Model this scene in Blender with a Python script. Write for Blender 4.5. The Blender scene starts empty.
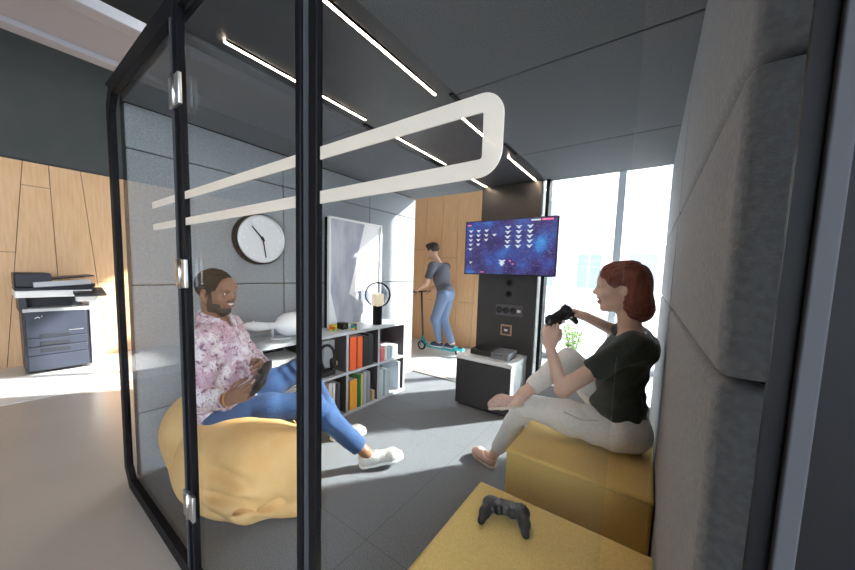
import bpy, bmesh, math, random
import numpy as np
from mathutils import Vector, Matrix
random.seed(4)
scn = bpy.context.scene
col = scn.collection
V = Vector

# ------------------------------------------------------------------ camera
R3 = ((0.80921087, -0.07391286, 0.58285045), (0.58675884, 0.05124531, -0.80813859), (0.02986348, 0.99594719, 0.08483729))
cam = bpy.data.cameras.new('camera'); cam_ob = bpy.data.objects.new('camera', cam); col.objects.link(cam_ob)
q = Matrix(R3).to_quaternion()
cam_ob.rotation_mode = 'QUATERNION'; cam_ob.rotation_quaternion = q
cam_ob.location = (0, 0, 1.28)
cam.sensor_width = 36; cam.lens = 315.4 / 855 * 36
cam.shift_x = 6.5 / 855; cam.shift_y = 13 / 855; cam.clip_start = 0.02; cam.clip_end = 200
scn.camera = cam_ob
# ------------------------------------------------------------------ light
scn.view_settings.view_transform = 'Standard'; scn.view_settings.look = 'None'
scn.view_settings.gamma = 1; scn.view_settings.use_curve_mapping = False
scn.view_settings.exposure = 1.1
world = bpy.data.worlds.new('sky'); scn.world = world; world.use_nodes = True
bg = world.node_tree.nodes['Background']
bg.inputs[0].default_value = (0.86, 0.93, 1.0, 1); bg.inputs[1].default_value = 4.6
sun = bpy.data.lights.new('sun', 'SUN'); sun.energy = 12.5; sun.angle = 0.02; sun.color = (1.0, 0.95, 0.86)
sun_ob = bpy.data.objects.new('sun', sun); col.objects.link(sun_ob)
sun_ob.rotation_euler = V((-0.534, -0.703, -0.49)).to_track_quat('-Z', 'Y').to_euler()
sun_ob.location = (6, 10, 8)
scn.cycles.max_bounces = 8; scn.cycles.transparent_max_bounces = 16
scn.cycles.sample_clamp_indirect = 6; scn.cycles.caustics_reflective = False; scn.cycles.caustics_refractive = False
LAMP = 9.0      # ceiling lamps added out of frame to brighten the office
LED = 38.0       # strips in the pod

# ------------------------------------------------------------------ materials
def N(nt, typ, **kw):
    n = nt.nodes.new(typ)
    for k, v in kw.items(): setattr(n, k, v)
    return n
MATS = {}
def mat(name, c, rough=0.6, metal=0.0, c2=None, nscale=20, ndet=3, bump=0.0, bscale=80, spec=0.5, thr=(0.4, 0.6), emit=None, est=0, stretch=None, sheen=0, coat=0):
    if name in MATS: return MATS[name]
    m = bpy.data.materials.new(name); m.use_nodes = True; nt = m.node_tree
    b = nt.nodes['Principled BSDF']
    b.inputs['Base Color'].default_value = (*c, 1); b.inputs['Roughness'].default_value = rough
    b.inputs['Metallic'].default_value = metal; b.inputs['Specular IOR Level'].default_value = spec
    b.inputs['Sheen Weight'].default_value = sheen; b.inputs['Coat Weight'].default_value = coat
    if emit: b.inputs['Emission Color'].default_value = (*emit, 1); b.inputs['Emission Strength'].default_value = est
    tc = N(nt, 'ShaderNodeTexCoord'); mp = N(nt, 'ShaderNodeMapping')
    nt.links.new(tc.outputs['Object'], mp.inputs[0])
    if stretch: mp.inputs['Scale'].default_value = stretch
    if c2:
        no = N(nt, 'ShaderNodeTexNoise'); no.inputs['Scale'].default_value = nscale; no.inputs['Detail'].default_value = ndet
        rp = N(nt, 'ShaderNodeValToRGB'); rp.color_ramp.elements[0].position = thr[0]; rp.color_ramp.elements[1].position = thr[1]
        rp.color_ramp.elements[0].color = (*c, 1); rp.color_ramp.elements[1].color = (*c2, 1)
        nt.links.new(mp.outputs[0], no.inputs['Vector']); nt.links.new(no.outputs['Fac'], rp.inputs[0])
        nt.links.new(rp.outputs[0], b.inputs['Base Color'])
    if bump:
        n2 = N(nt, 'ShaderNodeTexNoise'); n2.inputs['Scale'].default_value = bscale; n2.inputs['Detail'].default_value = 3
        bp = N(nt, 'ShaderNodeBump'); bp.inputs['Strength'].default_value = bump; bp.inputs['Distance'].default_value = 0.01
        nt.links.new(mp.outputs[0], n2.inputs['Vector']); nt.links.new(n2.outputs['Fac'], bp.inputs['Height'])
        nt.links.new(bp.outputs[0], b.inputs['Normal'])
    MATS[name] = m; return m

def glass_mat(name, tint=(0.9, 0.93, 0.94), refl=1.0, base=0.0):
    m = bpy.data.materials.new(name); m.use_nodes = True; nt = m.node_tree; nt.nodes.clear()
    o = N(nt, 'ShaderNodeOutputMaterial'); t = N(nt, 'ShaderNodeBsdfTransparent'); g = N(nt, 'ShaderNodeBsdfGlossy')
    t.inputs[0].default_value = (*tint, 1); g.inputs['Roughness'].default_value = 0.0; g.inputs[0].default_value = (0.9, 0.9, 0.92, 1)
    lw = N(nt, 'ShaderNodeLayerWeight'); lw.inputs[0].default_value = 0.5
    pw = N(nt, 'ShaderNodeMath', operation='POWER'); pw.inputs[1].default_value = 5.0
    f = N(nt, 'ShaderNodeMath', operation='MULTIPLY_ADD'); f.inputs[1].default_value = 0.96 * refl; f.inputs[2].default_value = 0.04 * refl
    nt.links.new(lw.outputs['Facing'], pw.inputs[0]); nt.links.new(pw.outputs[0], f.inputs[0])
    mx = N(nt, 'ShaderNodeMixShader')
    nt.links.new(f.outputs[0], mx.inputs[0]); nt.links.new(t.outputs[0], mx.inputs[1]); nt.links.new(g.outputs[0], mx.inputs[2])
    nt.links.new(mx.outputs[0], o.inputs[0]); MATS[name] = m; return m

def frost_mat():
    m = bpy.data.materials.new('frosted_film'); m.use_nodes = True; nt = m.node_tree; nt.nodes.clear()
    o = N(nt, 'ShaderNodeOutputMaterial'); d = N(nt, 'ShaderNodeBsdfDiffuse'); t = N(nt, 'ShaderNodeBsdfTranslucent'); tr = N(nt, 'ShaderNodeBsdfTransparent')
    d.inputs[0].default_value = (0.80, 0.77, 0.72, 1); t.inputs[0].default_value = (0.95, 0.90, 0.84, 1)
    a = N(nt, 'ShaderNodeMixShader'); a.inputs[0].default_value = 0.62
    b = N(nt, 'ShaderNodeMixShader'); b.inputs[0].default_value = 0.10
    nt.links.new(d.outputs[0], a.inputs[1]); nt.links.new(t.outputs[0], a.inputs[2])
    nt.links.new(a.outputs[0], b.inputs[1]); nt.links.new(tr.outputs[0], b.inputs[2]); nt.links.new(b.outputs[0], o.inputs[0])
    return m

def brick_grid(m, sx, sy, width, col_line, axes='XY'):
    """thin seam lines every sx, sy metres, multiplied into the base colour"""
    nt = m.node_tree; b = nt.nodes['Principled BSDF']
    tc = N(nt, 'ShaderNodeTexCoord'); sep = N(nt, 'ShaderNodeSeparateXYZ'); nt.links.new(tc.outputs['Object'], sep.inputs[0])
    outs = []
    for ax, s in zip(axes, (sx, sy)):
        d = N(nt, 'ShaderNodeMath', operation='PINGPONG'); d.inputs[1].default_value = s / 2
        c = N(nt, 'ShaderNodeMath', operation='LESS_THAN'); c.inputs[1].default_value = width
        nt.links.new(sep.outputs['XYZ'.index(ax)], d.inputs[0]); nt.links.new(d.outputs[0], c.inputs[0]); outs.append(c)
    mx = N(nt, 'ShaderNodeMath', operation='MAXIMUM'); nt.links.new(outs[0].outputs[0], mx.inputs[0]); nt.links.new(outs[1].outputs[0], mx.inputs[1])
    mix = N(nt, 'ShaderNodeMix', data_type='RGBA')
    src = b.inputs['Base Color'].links[0].from_socket if b.inputs['Base Color'].links else None
    if src: nt.links.new(src, mix.inputs[6])
    else: mix.inputs[6].default_value = b.inputs['Base Color'].default_value
    mix.inputs[7].default_value = (*col_line, 1)
    nt.links.new(mx.outputs[0], mix.inputs[0]); nt.links.new(mix.outputs[2], b.inputs['Base Color'])

FELT = mat('grey_felt', (0.265, 0.278, 0.300), 0.95, c2=(0.325, 0.34, 0.364), nscale=95, ndet=5, thr=(0.38, 0.62), bump=0.22, bscale=260, spec=0.15, sheen=0.15)
FELT_D = mat('seam_backing_cloth', (0.02, 0.02, 0.022), 0.95)  # dark backing cloth behind the gaps between felt panels
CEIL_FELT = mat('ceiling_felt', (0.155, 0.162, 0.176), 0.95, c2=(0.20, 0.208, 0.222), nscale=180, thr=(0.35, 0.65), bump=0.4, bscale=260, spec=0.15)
DARK_PANEL = mat('dark_ceiling_panel', (0.055, 0.058, 0.065), 0.45, c2=(0.065, 0.068, 0.075), nscale=6, spec=0.4)
BLACK = mat('black_powder_coat', (0.006, 0.006, 0.008), 0.5, spec=0.12)
GREYM = mat('grey_profile', (0.055, 0.058, 0.068), 0.6, spec=0.12)
STEEL = mat('brushed_steel', (0.75, 0.75, 0.76), 0.3, metal=1.0, stretch=(1, 1, 30), bump=0.05, bscale=60)
GLASS = glass_mat('clear_glass', tint=(0.95, 0.965, 0.97), refl=0.4)
GLASS2 = glass_mat('window_glass', tint=(0.95, 0.97, 0.98))
FROST = frost_mat()
WHITE = mat('white_lacquer', (0.82, 0.82, 0.82), 0.35)
WHITE_M = mat('white_matt', (0.8, 0.8, 0.79), 0.7)
CARPET = mat('grey_carpet', (0.14, 0.147, 0.158), 0.98, c2=(0.27, 0.28, 0.30), nscale=210, ndet=3, thr=(0.36, 0.64), bump=0.7, bscale=400, spec=0.1)
brick_grid(CARPET, 1.0, 1.0, 0.0014, (0.11, 0.115, 0.125))
TAUPE = mat('taupe_floor', (0.39, 0.345, 0.31), 0.28, c2=(0.45, 0.40, 0.362), nscale=1.2, thr=(0.3, 0.7), bump=0.02, bscale=30, spec=0.5)
WOOD = mat('pale_oak_panel', (0.67, 0.40, 0.205), 0.45, c2=(0.75, 0.49, 0.285), nscale=5, ndet=6, thr=(0.3, 0.7), stretch=(8, 8, 0.7))
GROOVE = mat('panel_groove', (0.06, 0.035, 0.02), 0.9)
YELLOW = mat('mustard_fabric', (0.71, 0.49, 0.15), 0.9, c2=(0.82, 0.585, 0.20), nscale=220, thr=(0.35, 0.65), bump=0.35, bscale=330, spec=0.2, sheen=0.2)
BEAN = mat('amber_bean_bag_fabric', (0.77, 0.45, 0.17), 0.8, c2=(0.81, 0.50, 0.21), nscale=8, bump=0.15, bscale=14, spec=0.25)
PLASTIC = mat('black_plastic', (0.012, 0.012, 0.014), 0.35, spec=0.5)
PLASTIC2 = mat('dark_grey_plastic', (0.05, 0.052, 0.058), 0.4)

# ------------------------------------------------------------------ object helpers
def tag(o, label=None, cat=None, group=None, kind=None):
    if label: o['label'] = label
    if cat: o['category'] = cat
    if group: o['group'] = group
    if kind: o['kind'] = kind
    return o
def empty(name, loc, rz=0.0, label=None, cat=None, group=None, kind=None, rot=None):
    o = bpy.data.objects.new(name, None); col.objects.link(o); o.empty_display_size = 0.1
    o.location = loc; o.rotation_euler = rot if rot else (0, 0, rz)
    return tag(o, label, cat, group, kind)
def copy_tree(o, parent=None):
    c = o.copy(); col.objects.link(c); c.parent = parent
    for ch in list(o.children): copy_tree(ch, c)
    return c
def origin_of(p):
    v = V((0, 0, 0))
    while p is not None: v += V(p.location); p = p.parent
    return v
def link_mesh(name, me, mats, parent=None, origin=None, local=False, smooth=None):
    if not isinstance(mats, (list, tuple)): mats = [mats]
    for m in mats: me.materials.append(m)
    o = bpy.data.objects.new(name, me); col.objects.link(o)
    if parent is not None:
        if not local: me.transform(Matrix.Translation(-origin_of(parent)))
        o.parent = parent
        if origin is not None:
            l = V(origin) - (V((0, 0, 0)) if local else origin_of(parent))
            me.transform(Matrix.Translation(-l)); o.location = l
    elif origin is not None:
        me.transform(Matrix.Translation(-V(origin))); o.location = origin
    return o

class MB:
    def __init__(s): s.bm = bmesh.new(); s.mi = 0
    def _fin(s, geom, f0):
        for f in list(s.bm.faces)[f0:]: f.material_index = s.mi
    def box(s, lo, hi, bev=0.0, rot=None, piv=None, seg=2):
        f0 = len(s.bm.faces)
        lo = V(lo); hi = V(hi)
        r = bmesh.ops.create_cube(s.bm, size=1.0); vs = r['verts']
        c = (lo + hi) / 2; d = hi - lo
        for v in vs: v.co = V((v.co.x * d.x, v.co.y * d.y, v.co.z * d.z)) + c
        if rot is not None:
            p = V(piv) if piv is not None else c
            for v in vs: v.co = rot @ (v.co - p) + p
        if bev > 0:
            es = list({e for v in vs for e in v.link_edges})
            for f in {f for v in vs for f in v.link_faces}: f.material_index = s.mi
            rr = bmesh.ops.bevel(s.bm, geom=es, offset=bev, segments=seg, affect='EDGES', profile=0.6)
            for f in rr['faces']: f.material_index = s.mi; f.smooth = True
            return s
        for f in {f for v in vs for f in v.link_faces}: f.material_index = s.mi
        return s
    def cyl(s, a, b, r1, r2=None, n=24, cap=True):
        a = V(a); b = V(b); r2 = r1 if r2 is None else r2
        d = b - a; L = d.length; m = Matrix.Translation((a + b) / 2) @ d.to_track_quat('Z', 'Y').to_matrix().to_4x4()
        r = bmesh.ops.create_cone(s.bm, cap_ends=cap, segments=n, radius1=r1, radius2=r2, depth=L, matrix=m)
        for f in {f for v in r['verts'] for f in v.link_faces}:
            f.material_index = s.mi; f.smooth = len(f.verts) == 4
        return s
    def sph(s, c, r, sc=(1, 1, 1), n=20, rot=None):
        m = Matrix.Translation(c) @ (rot.to_4x4() if rot is not None else Matrix.Identity(4)) @ Matrix.Diagonal((*sc, 1))
        q = bmesh.ops.create_uvsphere(s.bm, u_segments=n, v_segments=max(6, n // 2), radius=r, matrix=m)
        for f in {f for v in q['verts'] for f in v.link_faces}: f.material_index = s.mi; f.smooth = True
        return s
    def lathe(s, prof, o=(0, 0, 0), axis=(0, 0, 1), n=32):
        Q = V(axis).to_track_quat('Z', 'Y').to_matrix(); o = V(o); rings = []
        for r, z in prof:
            rings.append([s.bm.verts.new(Q @ V((max(r, 1e-4) * math.cos(2 * math.pi * i / n), max(r, 1e-4) * math.sin(2 * math.pi * i / n), z)) + o) for i in range(n)])
        for a, b in zip(rings, rings[1:]):
            for i in range(n):
                f = s.bm.faces.new((a[i], a[(i + 1) % n], b[(i + 1) % n], b[i])); f.material_index = s.mi; f.smooth = True
        return s
    def poly(s, pts, ext=None):
        vs = [s.bm.verts.new(p) for p in pts]; f = s.bm.faces.new(vs); f.material_index = s.mi
        if ext is not None:
            e = V(ext); vt = [s.bm.verts.new(V(p) + e) for p in pts]
            g = s.bm.faces.new(vt[::-1]); g.material_index = s.mi
            n = len(pts)
            for i in range(n):
                h = s.bm.faces.new((vs[(i + 1) % n], vs[i], vt[i], vt[(i + 1) % n])); h.material_index = s.mi
        return s
    def tube(s, pts, r, n=10):
        pts = [V(p) for p in pts]
        rad = r if isinstance(r, (list, tuple)) else [r] * len(pts)
        rings = []; up = None
        for i, p in enumerate(pts):
            t = (pts[min(i + 1, len(pts) - 1)] - pts[max(i - 1, 0)]).normalized()
            if up is None: up = t.orthogonal().normalized()
            up = (up - t * up.dot(t)).normalized(); sd = t.cross(up)
            rings.append([s.bm.verts.new(p + (up * math.cos(2 * math.pi * k / n) + sd * math.sin(2 * math.pi * k / n)) * rad[i]) for k in range(n)])
        for a, b in zip(rings, rings[1:]):
            for k in range(n):
                f = s.bm.faces.new((a[k], a[(k + 1) % n], b[(k + 1) % n], b[k])); f.material_index = s.mi; f.smooth = True
        for rg, rev in ((rings[0], True), (rings[-1], False)):
            f = s.bm.faces.new(rg[::-1] if rev else rg); f.material_index = s.mi
        return s
    def obj(s, name, mats, parent=None, origin=None, local=False):
        bmesh.ops.recalc_face_normals(s.bm, faces=s.bm.faces)
        me = bpy.data.meshes.new(name); s.bm.to_mesh(me); s.bm.free()
        return link_mesh(name, me, mats, parent, origin, local)
def struct(o): o['kind'] = 'structure'; return o
def arc(cx, cy, r, a0, a1, n=8):
    return [(cx + r * math.cos(math.radians(a0 + (a1 - a0) * i / n)), cy + r * math.sin(math.radians(a0 + (a1 - a0) * i / n))) for i in range(n + 1)]

# ------------------------------------------------------------------ signed distance sculpting
class SDF:
    def __init__(s, lo, hi, h):
        s.h = h; s.lo = np.array(lo, float); n = np.ceil((np.array(hi) - s.lo) / h).astype(int) + 1
        s.n = n; s.f = np.full(n, 1.0, np.float32)
    def _reg(s, lo, hi, m):
        a = np.maximum(((np.array(lo) - m - s.lo) / s.h).astype(int), 0)
        b = np.minimum(((np.array(hi) + m - s.lo) / s.h).astype(int) + 2, s.n)
        if np.any(b <= a): return None
        ax = [(np.arange(a[i], b[i]) * s.h + s.lo[i]).astype(np.float32) for i in range(3)]
        X, Y, Z = np.meshgrid(*ax, indexing='ij', sparse=True)
        return (slice(a[0], b[0]), slice(a[1], b[1]), slice(a[2], b[2])), X, Y, Z
    def _mix(s, sl, d, k, sub):
        g = s.f[sl]
        if sub: g2, d2 = -g, d
        else: g2, d2 = g, d
        if k > 0:
            hh = np.maximum(k - np.abs(g2 - d2), 0) / k
            r = np.minimum(g2, d2) - hh * hh * k * 0.25
        else: r = np.minimum(g2, d2)
        s.f[sl] = -r if sub else r
    def cap(s, a, b, ra, rb=None, k=0.02, sub=False):
        rb = ra if rb is None else rb; a = np.array(a, float); b = np.array(b, float); m = max(ra, rb) + k + 3 * s.h
        q = s._reg(np.minimum(a, b), np.maximum(a, b), m)
        if q is None: return s
        sl, X, Y, Z = q; d = b - a; L2 = max(d.dot(d), 1e-9)
        px, py, pz = X - a[0], Y - a[1], Z - a[2]
        t = np.clip((px * d[0] + py * d[1] + pz * d[2]) / L2, 0, 1)
        D = np.sqrt((px - t * d[0]) ** 2 + (py - t * d[1]) ** 2 + (pz - t * d[2]) ** 2) - (ra + (rb - ra) * t)
        s._mix(sl, D, k, sub); return s
    def chain(s, pts, rads, k=0.02, sub=False):
        for i in range(len(pts) - 1): s.cap(pts[i], pts[i + 1], rads[i], rads[i + 1], k, sub)
        return s
    def ell(s, c, r, Rm=None, k=0.02, sub=False):
        c = np.array(c, float); r = np.array(r, float); m = r.max() + k + 3 * s.h
        q = s._reg(c, c, m)
        if q is None: return s
        sl, X, Y, Z = q; px, py, pz = X - c[0], Y - c[1], Z - c[2]
        Rm = np.eye(3) if Rm is None else np.array(Rm)  # rows = local axes in world
        u = [Rm[i][0] * px + Rm[i][1] * py + Rm[i][2] * pz for i in range(3)]
        k0 = np.sqrt(sum((u[i] / r[i]) ** 2 for i in range(3))); k1 = np.sqrt(sum((u[i] / r[i] ** 2) ** 2 for i in range(3))) + 1e-6
        s._mix(sl, k0 * (k0 - 1) / k1, k, sub); return s
    def box(s, c, half, Rm=None, rr=0.01, k=0.0, sub=False):
        c = np.array(c, float); half = np.array(half, float) - rr; m = np.linalg.norm(half) + rr + k + 3 * s.h
        q = s._reg(c, c, m)
        if q is None: return s
        sl, X, Y, Z = q; px, py, pz = X - c[0], Y - c[1], Z - c[2]
        Rm = np.eye(3) if Rm is None else np.array(Rm)
        u = [np.abs(Rm[i][0] * px + Rm[i][1] * py + Rm[i][2] * pz) - half[i] for i in range(3)]
        out = np.sqrt(sum(np.maximum(v, 0) ** 2 for v in u)); ins = np.minimum(np.maximum(np.maximum(u[0], u[1]), u[2]), 0)
        s._mix(sl, out + ins - rr, k, sub); return s
    def plane(s, p, n, rad):
        """cut away everything on the n side of p, within rad"""
        p = np.array(p, float); n = np.array(n, float); n /= np.linalg.norm(n)
        q = s._reg(p, p, rad)
        if q is None: return s
        sl, X, Y, Z = q; d = (X - p[0]) * n[0] + (Y - p[1]) * n[1] + (Z - p[2]) * n[2]
        R2 = (X - p[0]) ** 2 + (Y - p[1]) ** 2 + (Z - p[2]) ** 2
        g = s.f[sl]; s.f[sl] = np.where(R2 < rad * rad, np.maximum(g, -d * -1.0), g); return s
    def ripple(s, fn, lo=None, hi=None):
        q = s._reg(s.lo if lo is None else lo, s.lo + s.n * s.h if hi is None else hi, 0)
        sl, X, Y, Z = q; s.f[sl] = s.f[sl] + fn(X, Y, Z); return s
    def mesh(s, name, matfn=None, smooth_it=1):
        f = s.f; n = f.shape; ins = f < 0
        ins[0] = ins[-1] = False; ins[:, 0] = ins[:, -1] = False; ins[:, :, 0] = ins[:, :, -1] = False
        f = np.where(ins, np.minimum(f, -1e-5), np.maximum(f, 1e-5))
        cnt = np.zeros(tuple(k - 1 for k in n), np.int8)
        for dx in (0, 1):
            for dy in (0, 1):
                for dz in (0, 1): cnt += ins[dx:n[0] - 1 + dx, dy:n[1] - 1 + dy, dz:n[2] - 1 + dz]
        act = (cnt > 0) & (cnt < 8); idx = np.argwhere(act); M = len(idx)
        vid = np.full(act.shape, -1, np.int32); vid[act] = np.arange(M)
        acc = np.zeros((M, 3)); num = np.zeros(M)
        cs = [(0, 0, 0), (1, 0, 0), (0, 1, 0), (1, 1, 0), (0, 0, 1), (1, 0, 1), (0, 1, 1), (1, 1, 1)]
        vals = [f[idx[:, 0] + c[0], idx[:, 1] + c[1], idx[:, 2] + c[2]] for c in cs]
        for i in range(8):
            for b in range(3):
                j = i | (1 << b)
                if j == i: continue
                A, B = vals[i], vals[j]; cr = (A < 0) != (B < 0); t = np.where(cr, A / np.where(cr, A - B, 1), 0)
                p = np.zeros((M, 3)) + cs[i]; p[:, b] = cs[i][b] + t
                acc += p * cr[:, None]; num += cr
        vert = (idx + acc / num[:, None]) * s.h + s.lo
        faces = []
        for a in range(3):
            b, c = (a + 1) % 3, (a + 2) % 3
            A = ins; sl0 = [slice(1, -1)] * 3; sl1 = [slice(1, -1)] * 3; sl0[a] = slice(0, -1); sl1[a] = slice(1, None)
            x0 = A[tuple(sl0)]; x1 = A[tuple(sl1)]; w = np.argwhere(x0 != x1)
            if len(w) == 0: continue
            flip = x0[w[:, 0], w[:, 1], w[:, 2]]
            g = w.copy(); g[:, b] += 1; g[:, c] += 1   # grid point of edge start
            def cell(db, dc):
                e = g.copy(); e[:, b] -= db; e[:, c] -= dc; return vid[e[:, 0], e[:, 1], e[:, 2]]
            qd = np.stack([cell(1, 1), cell(0, 1), cell(0, 0), cell(1, 0)], 1)
            qd = np.where(flip[:, None], qd, qd[:, ::-1]); faces.append(qd)
        F = np.concatenate(faces)
        for _ in range(smooth_it):
            sm = np.zeros_like(vert); nn = np.zeros(M)
            for i, j in ((0, 1), (1, 2), (2, 3), (3, 0)):
                for u, v in ((i, j), (j, i)):
                    np.add.at(sm, F[:, u], vert[F[:, v]]); np.add.at(nn, F[:, u], 1)
            vert = vert * 0.5 + 0.5 * sm / nn[:, None]
        me = bpy.data.meshes.new(name); me.vertices.add(M); me.vertices.foreach_set('co', vert.astype(np.float32).ravel())
        me.loops.add(len(F) * 4); me.loops.foreach_set('vertex_index', F.astype(np.int32).ravel())
        me.polygons.add(len(F)); me.polygons.foreach_set('loop_start', np.arange(len(F), dtype=np.int32) * 4)
        me.polygons.foreach_set('loop_total', np.full(len(F), 4, np.int32))
        me.polygons.foreach_set('use_smooth', np.ones(len(F), bool))
        if matfn is not None:
            ce = vert[F].mean(1); me.polygons.foreach_set('material_index', matfn(ce).astype(np.int32))
        me.update(calc_edges=True); me.validate(); return me
def sobj(name, S, mats, parent=None, origin=None, matfn=None, it=1, local=False):
    return link_mesh(name, S.mesh(name, matfn, it), mats, parent, origin, local)

# ================================================================== SETTING
XL, XR, GY, YE, ZC = -2.38, 0.08, 0.443, 3.15, 2.15
# office floor and shell
struct(MB().box((-6.3, -3.6, -0.12), (3.6, 5.3, -0.02)).obj('floor', TAUPE))
struct(MB().box((-6.3, -3.6, 4.0), (3.6, 5.3, 4.1)).obj('ceiling', mat('office_ceiling', (0.045, 0.048, 0.052), 0.9)))
WALLG = mat('charcoal_wall_paint', (0.055, 0.062, 0.063), 0.85, c2=(0.062, 0.068, 0.069), nscale=3)
struct(MB().box((-6.3, -3.6, 2.46), (-6.12, 5.3, 4.0)).box((-6.3, -3.6, -0.02), (-6.14, 5.3, 2.46)).obj('wall_left', WALLG))
OG = mat('office_wall_grey', (0.16, 0.155, 0.15), 0.8)
struct(MB().box((-6.3, -3.75, -0.02), (0.3, -3.6, 4.0)).box((0.3, -3.75, 3.6), (3.6, -3.6, 4.0)).obj('wall_back', OG))
struct(MB().box((3.5, -0.2, -0.02), (3.65, 5.3, 4.0)).box((3.5, -3.6, 3.6), (3.65, -0.2, 4.0)).obj('wall_right', OG))
struct(MB().box((0.3, -3.68, 0.0), (3.5, -3.672, 3.6)).obj('window_added_7', GLASS2)); struct(MB().box((3.57, -3.6, 0.0), (3.578, -0.2, 3.6)).obj('window_added_8', GLASS2))  # two unseen windows added to let soft daylight in from behind the camera
for k, (x, y) in enumerate(((0.34, -3.67), (1.9, -3.67), (3.54, -3.67), (3.57, -2.0), (3.57, -0.24))):  # mullions for the two added windows
    struct(MB().box((x - .04, y - .04, -.02), (x + .04, y + .04, 3.6)).obj('trim_%d' % (50 + k), mat('window_mullion', (0.42, 0.46, 0.52), 0.5)))
# wood panelling on the left wall: panels with slanted joints
def wood_wall(name, joints, u0, u1, z1, at, thick, hs):
    """joints: list of (u_bottom, u_top); hs: list per panel of horizontal joint heights"""
    m = MB(); g = 0.006
    js = [(u0, u0)] + joints + [(u1, u1)]
    for i in range(len(js) - 1):
        (a0, a1), (b0, b1) = js[i], js[i + 1]; zz = [0.0] + hs[i] + [z1]
        for z0_, z1_ in zip(zz, zz[1:]):
            f0 = (z0_) / z1; f1 = z1_ / z1
            L0 = a0 + (a1 - a0) * f0 + g / 2; L1 = a0 + (a1 - a0) * f1 + g / 2
            R0 = b0 + (b1 - b0) * f0 - g / 2; R1 = b0 + (b1 - b0) * f1 - g / 2
            m.poly([at(L0, z0_ + g / 2), at(R0, z0_ + g / 2), at(R1, z1_ - g / 2), at(L1, z1_ - g / 2)], thick)
    return m.obj(name, WOOD)
jl = [(-3.0, -3.0), (-2.2, -2.3), (-1.5, -1.45), (-0.9, -0.95), (-0.35, -0.3), (0.10, 0.33), (0.56, 0.53), (0.97, 0.80), (1.5, 1.55), (2.1, 2.0), (2.8, 2.9), (3.5, 3.5), (4.2, 4.2)]
hl = [[1.0], [1.6], [], [1.2], [1.9], [1.38], [2.18], [], [1.02], [1.5], [], [1.0], [1.9], []]
w = wood_wall('wall_panelling', jl, -3.6, 4.85, 2.46, lambda u, z: (-6.10, u, z - 0.02), (-0.03, 0, 0), hl)
w.name = 'trim_1'; struct(w)
struct(MB().box((-6.138, -3.6, -0.02), (-6.132, 4.85, 2.44)).obj('trim_2', GROOVE))
# wood partition beyond the pod, open above
jp = [(-5.4, -5.4), (-4.7, -4.6), (-4.0, -4.1), (-3.5, -3.4), (-3.12, -3.05), (-2.72, -2.78), (-2.42, -2.36)]
hp = [[1.2], [], [0.9], [1.7], [0.78], [1.55], [0.78], []]
w = wood_wall('trim_3', jp, -6.1, -2.05, 2.75, lambda u, z: (u, 4.85, z - 0.02), (0, 0.03, 0), hp); struct(w)
struct(MB().box((-6.1, 4.885, -0.02), (-2.05, 4.97, 2.73)).obj('wall_front', WALLG))
# facade: mullions, rails and panes
for i, x in enumerate([-6.1, -4.8, -3.5, -1.70, -0.40, 0.9, 2.2, 3.45]):
    struct(MB().box((x - 0.045, 5.16, -0.02), (x + 0.045, 5.26, 4.0), 0.004).obj('trim_%d' % (10 + i), mat('window_mullion', (0.42, 0.46, 0.52), 0.5)))
struct(MB().box((-6.3, 5.15, -0.02), (3.6, 5.27, 0.06)).obj('trim_4', MATS['window_mullion']))
struct(MB().box((-6.3, 5.205, 0.06), (3.6, 5.215, 4.0)).obj('window_9', GLASS2))
# white ceiling beam of the office
struct(MB().box((-5.0, -3.6, 3.45), (-4.0, 5.2, 3.49), 0.01).box((-5.03, -3.6, 3.40), (-4.86, 5.2, 3.5), 0.01).box((-4.14, -3.6, 3.40), (-3.97, 5.2, 3.5), 0.01)
       .obj('trim_5', mat('white_beam_paint', (0.38, 0.385, 0.44), 0.6)))
# ---------------- pod shell
def felt_wall(name, x, inward, y0, y1, vs, hs, thick=0.03, z1=ZC, seed=0):
    m = MB(); m.mi = 1
    m.box((min(x, x - inward * 0.07), y0, 0.0), (max(x, x - inward * 0.07), y1, z1)) if False else None
    a, b = sorted((x - inward * 0.012, x - inward * 0.08)); m.box((a, y0, 0.0), (b, y1, z1)); m.mi = 0
    ys = [y0] + vs + [y1]; zs = [0.0] + hs + [z1]; a, b = sorted((x, x - inward * 0.03))
    for p, q_ in zip(ys, ys[1:]):
        for r, t in zip(zs, zs[1:]): m.box((a, p + 0.003, r + 0.003), (b, q_ - 0.003, t - 0.003), 0.008, seg=3)
    return struct(m.obj(name, [FELT, FELT_D]))
felt_wall('wall_pod_left', XL, 1, 0.49, 3.13, [1.41, 2.355], [0.39, 1.15, 1.91])
# right felt wall: thick padded cushions whose ends face the camera
m = MB(); m.mi = 1; m.box((XR + 0.05, 0.60, 0), (XR + 0.20, YE, ZC)); m.mi = 0
for z0, z1 in ((0.0, 0.39), (0.396, 1.144), (1.152, 1.545), (1.553, ZC)):
    for y0, y1 in ((0.56, 1.75), (1.756, YE)): m.box((XR, y0, z0), (XR + 0.17, y1, z1), 0.016 if y0 > 1 else 0.020, seg=4)
struct(m.obj('wall_pod_right', [FELT, FELT_D]))
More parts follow.
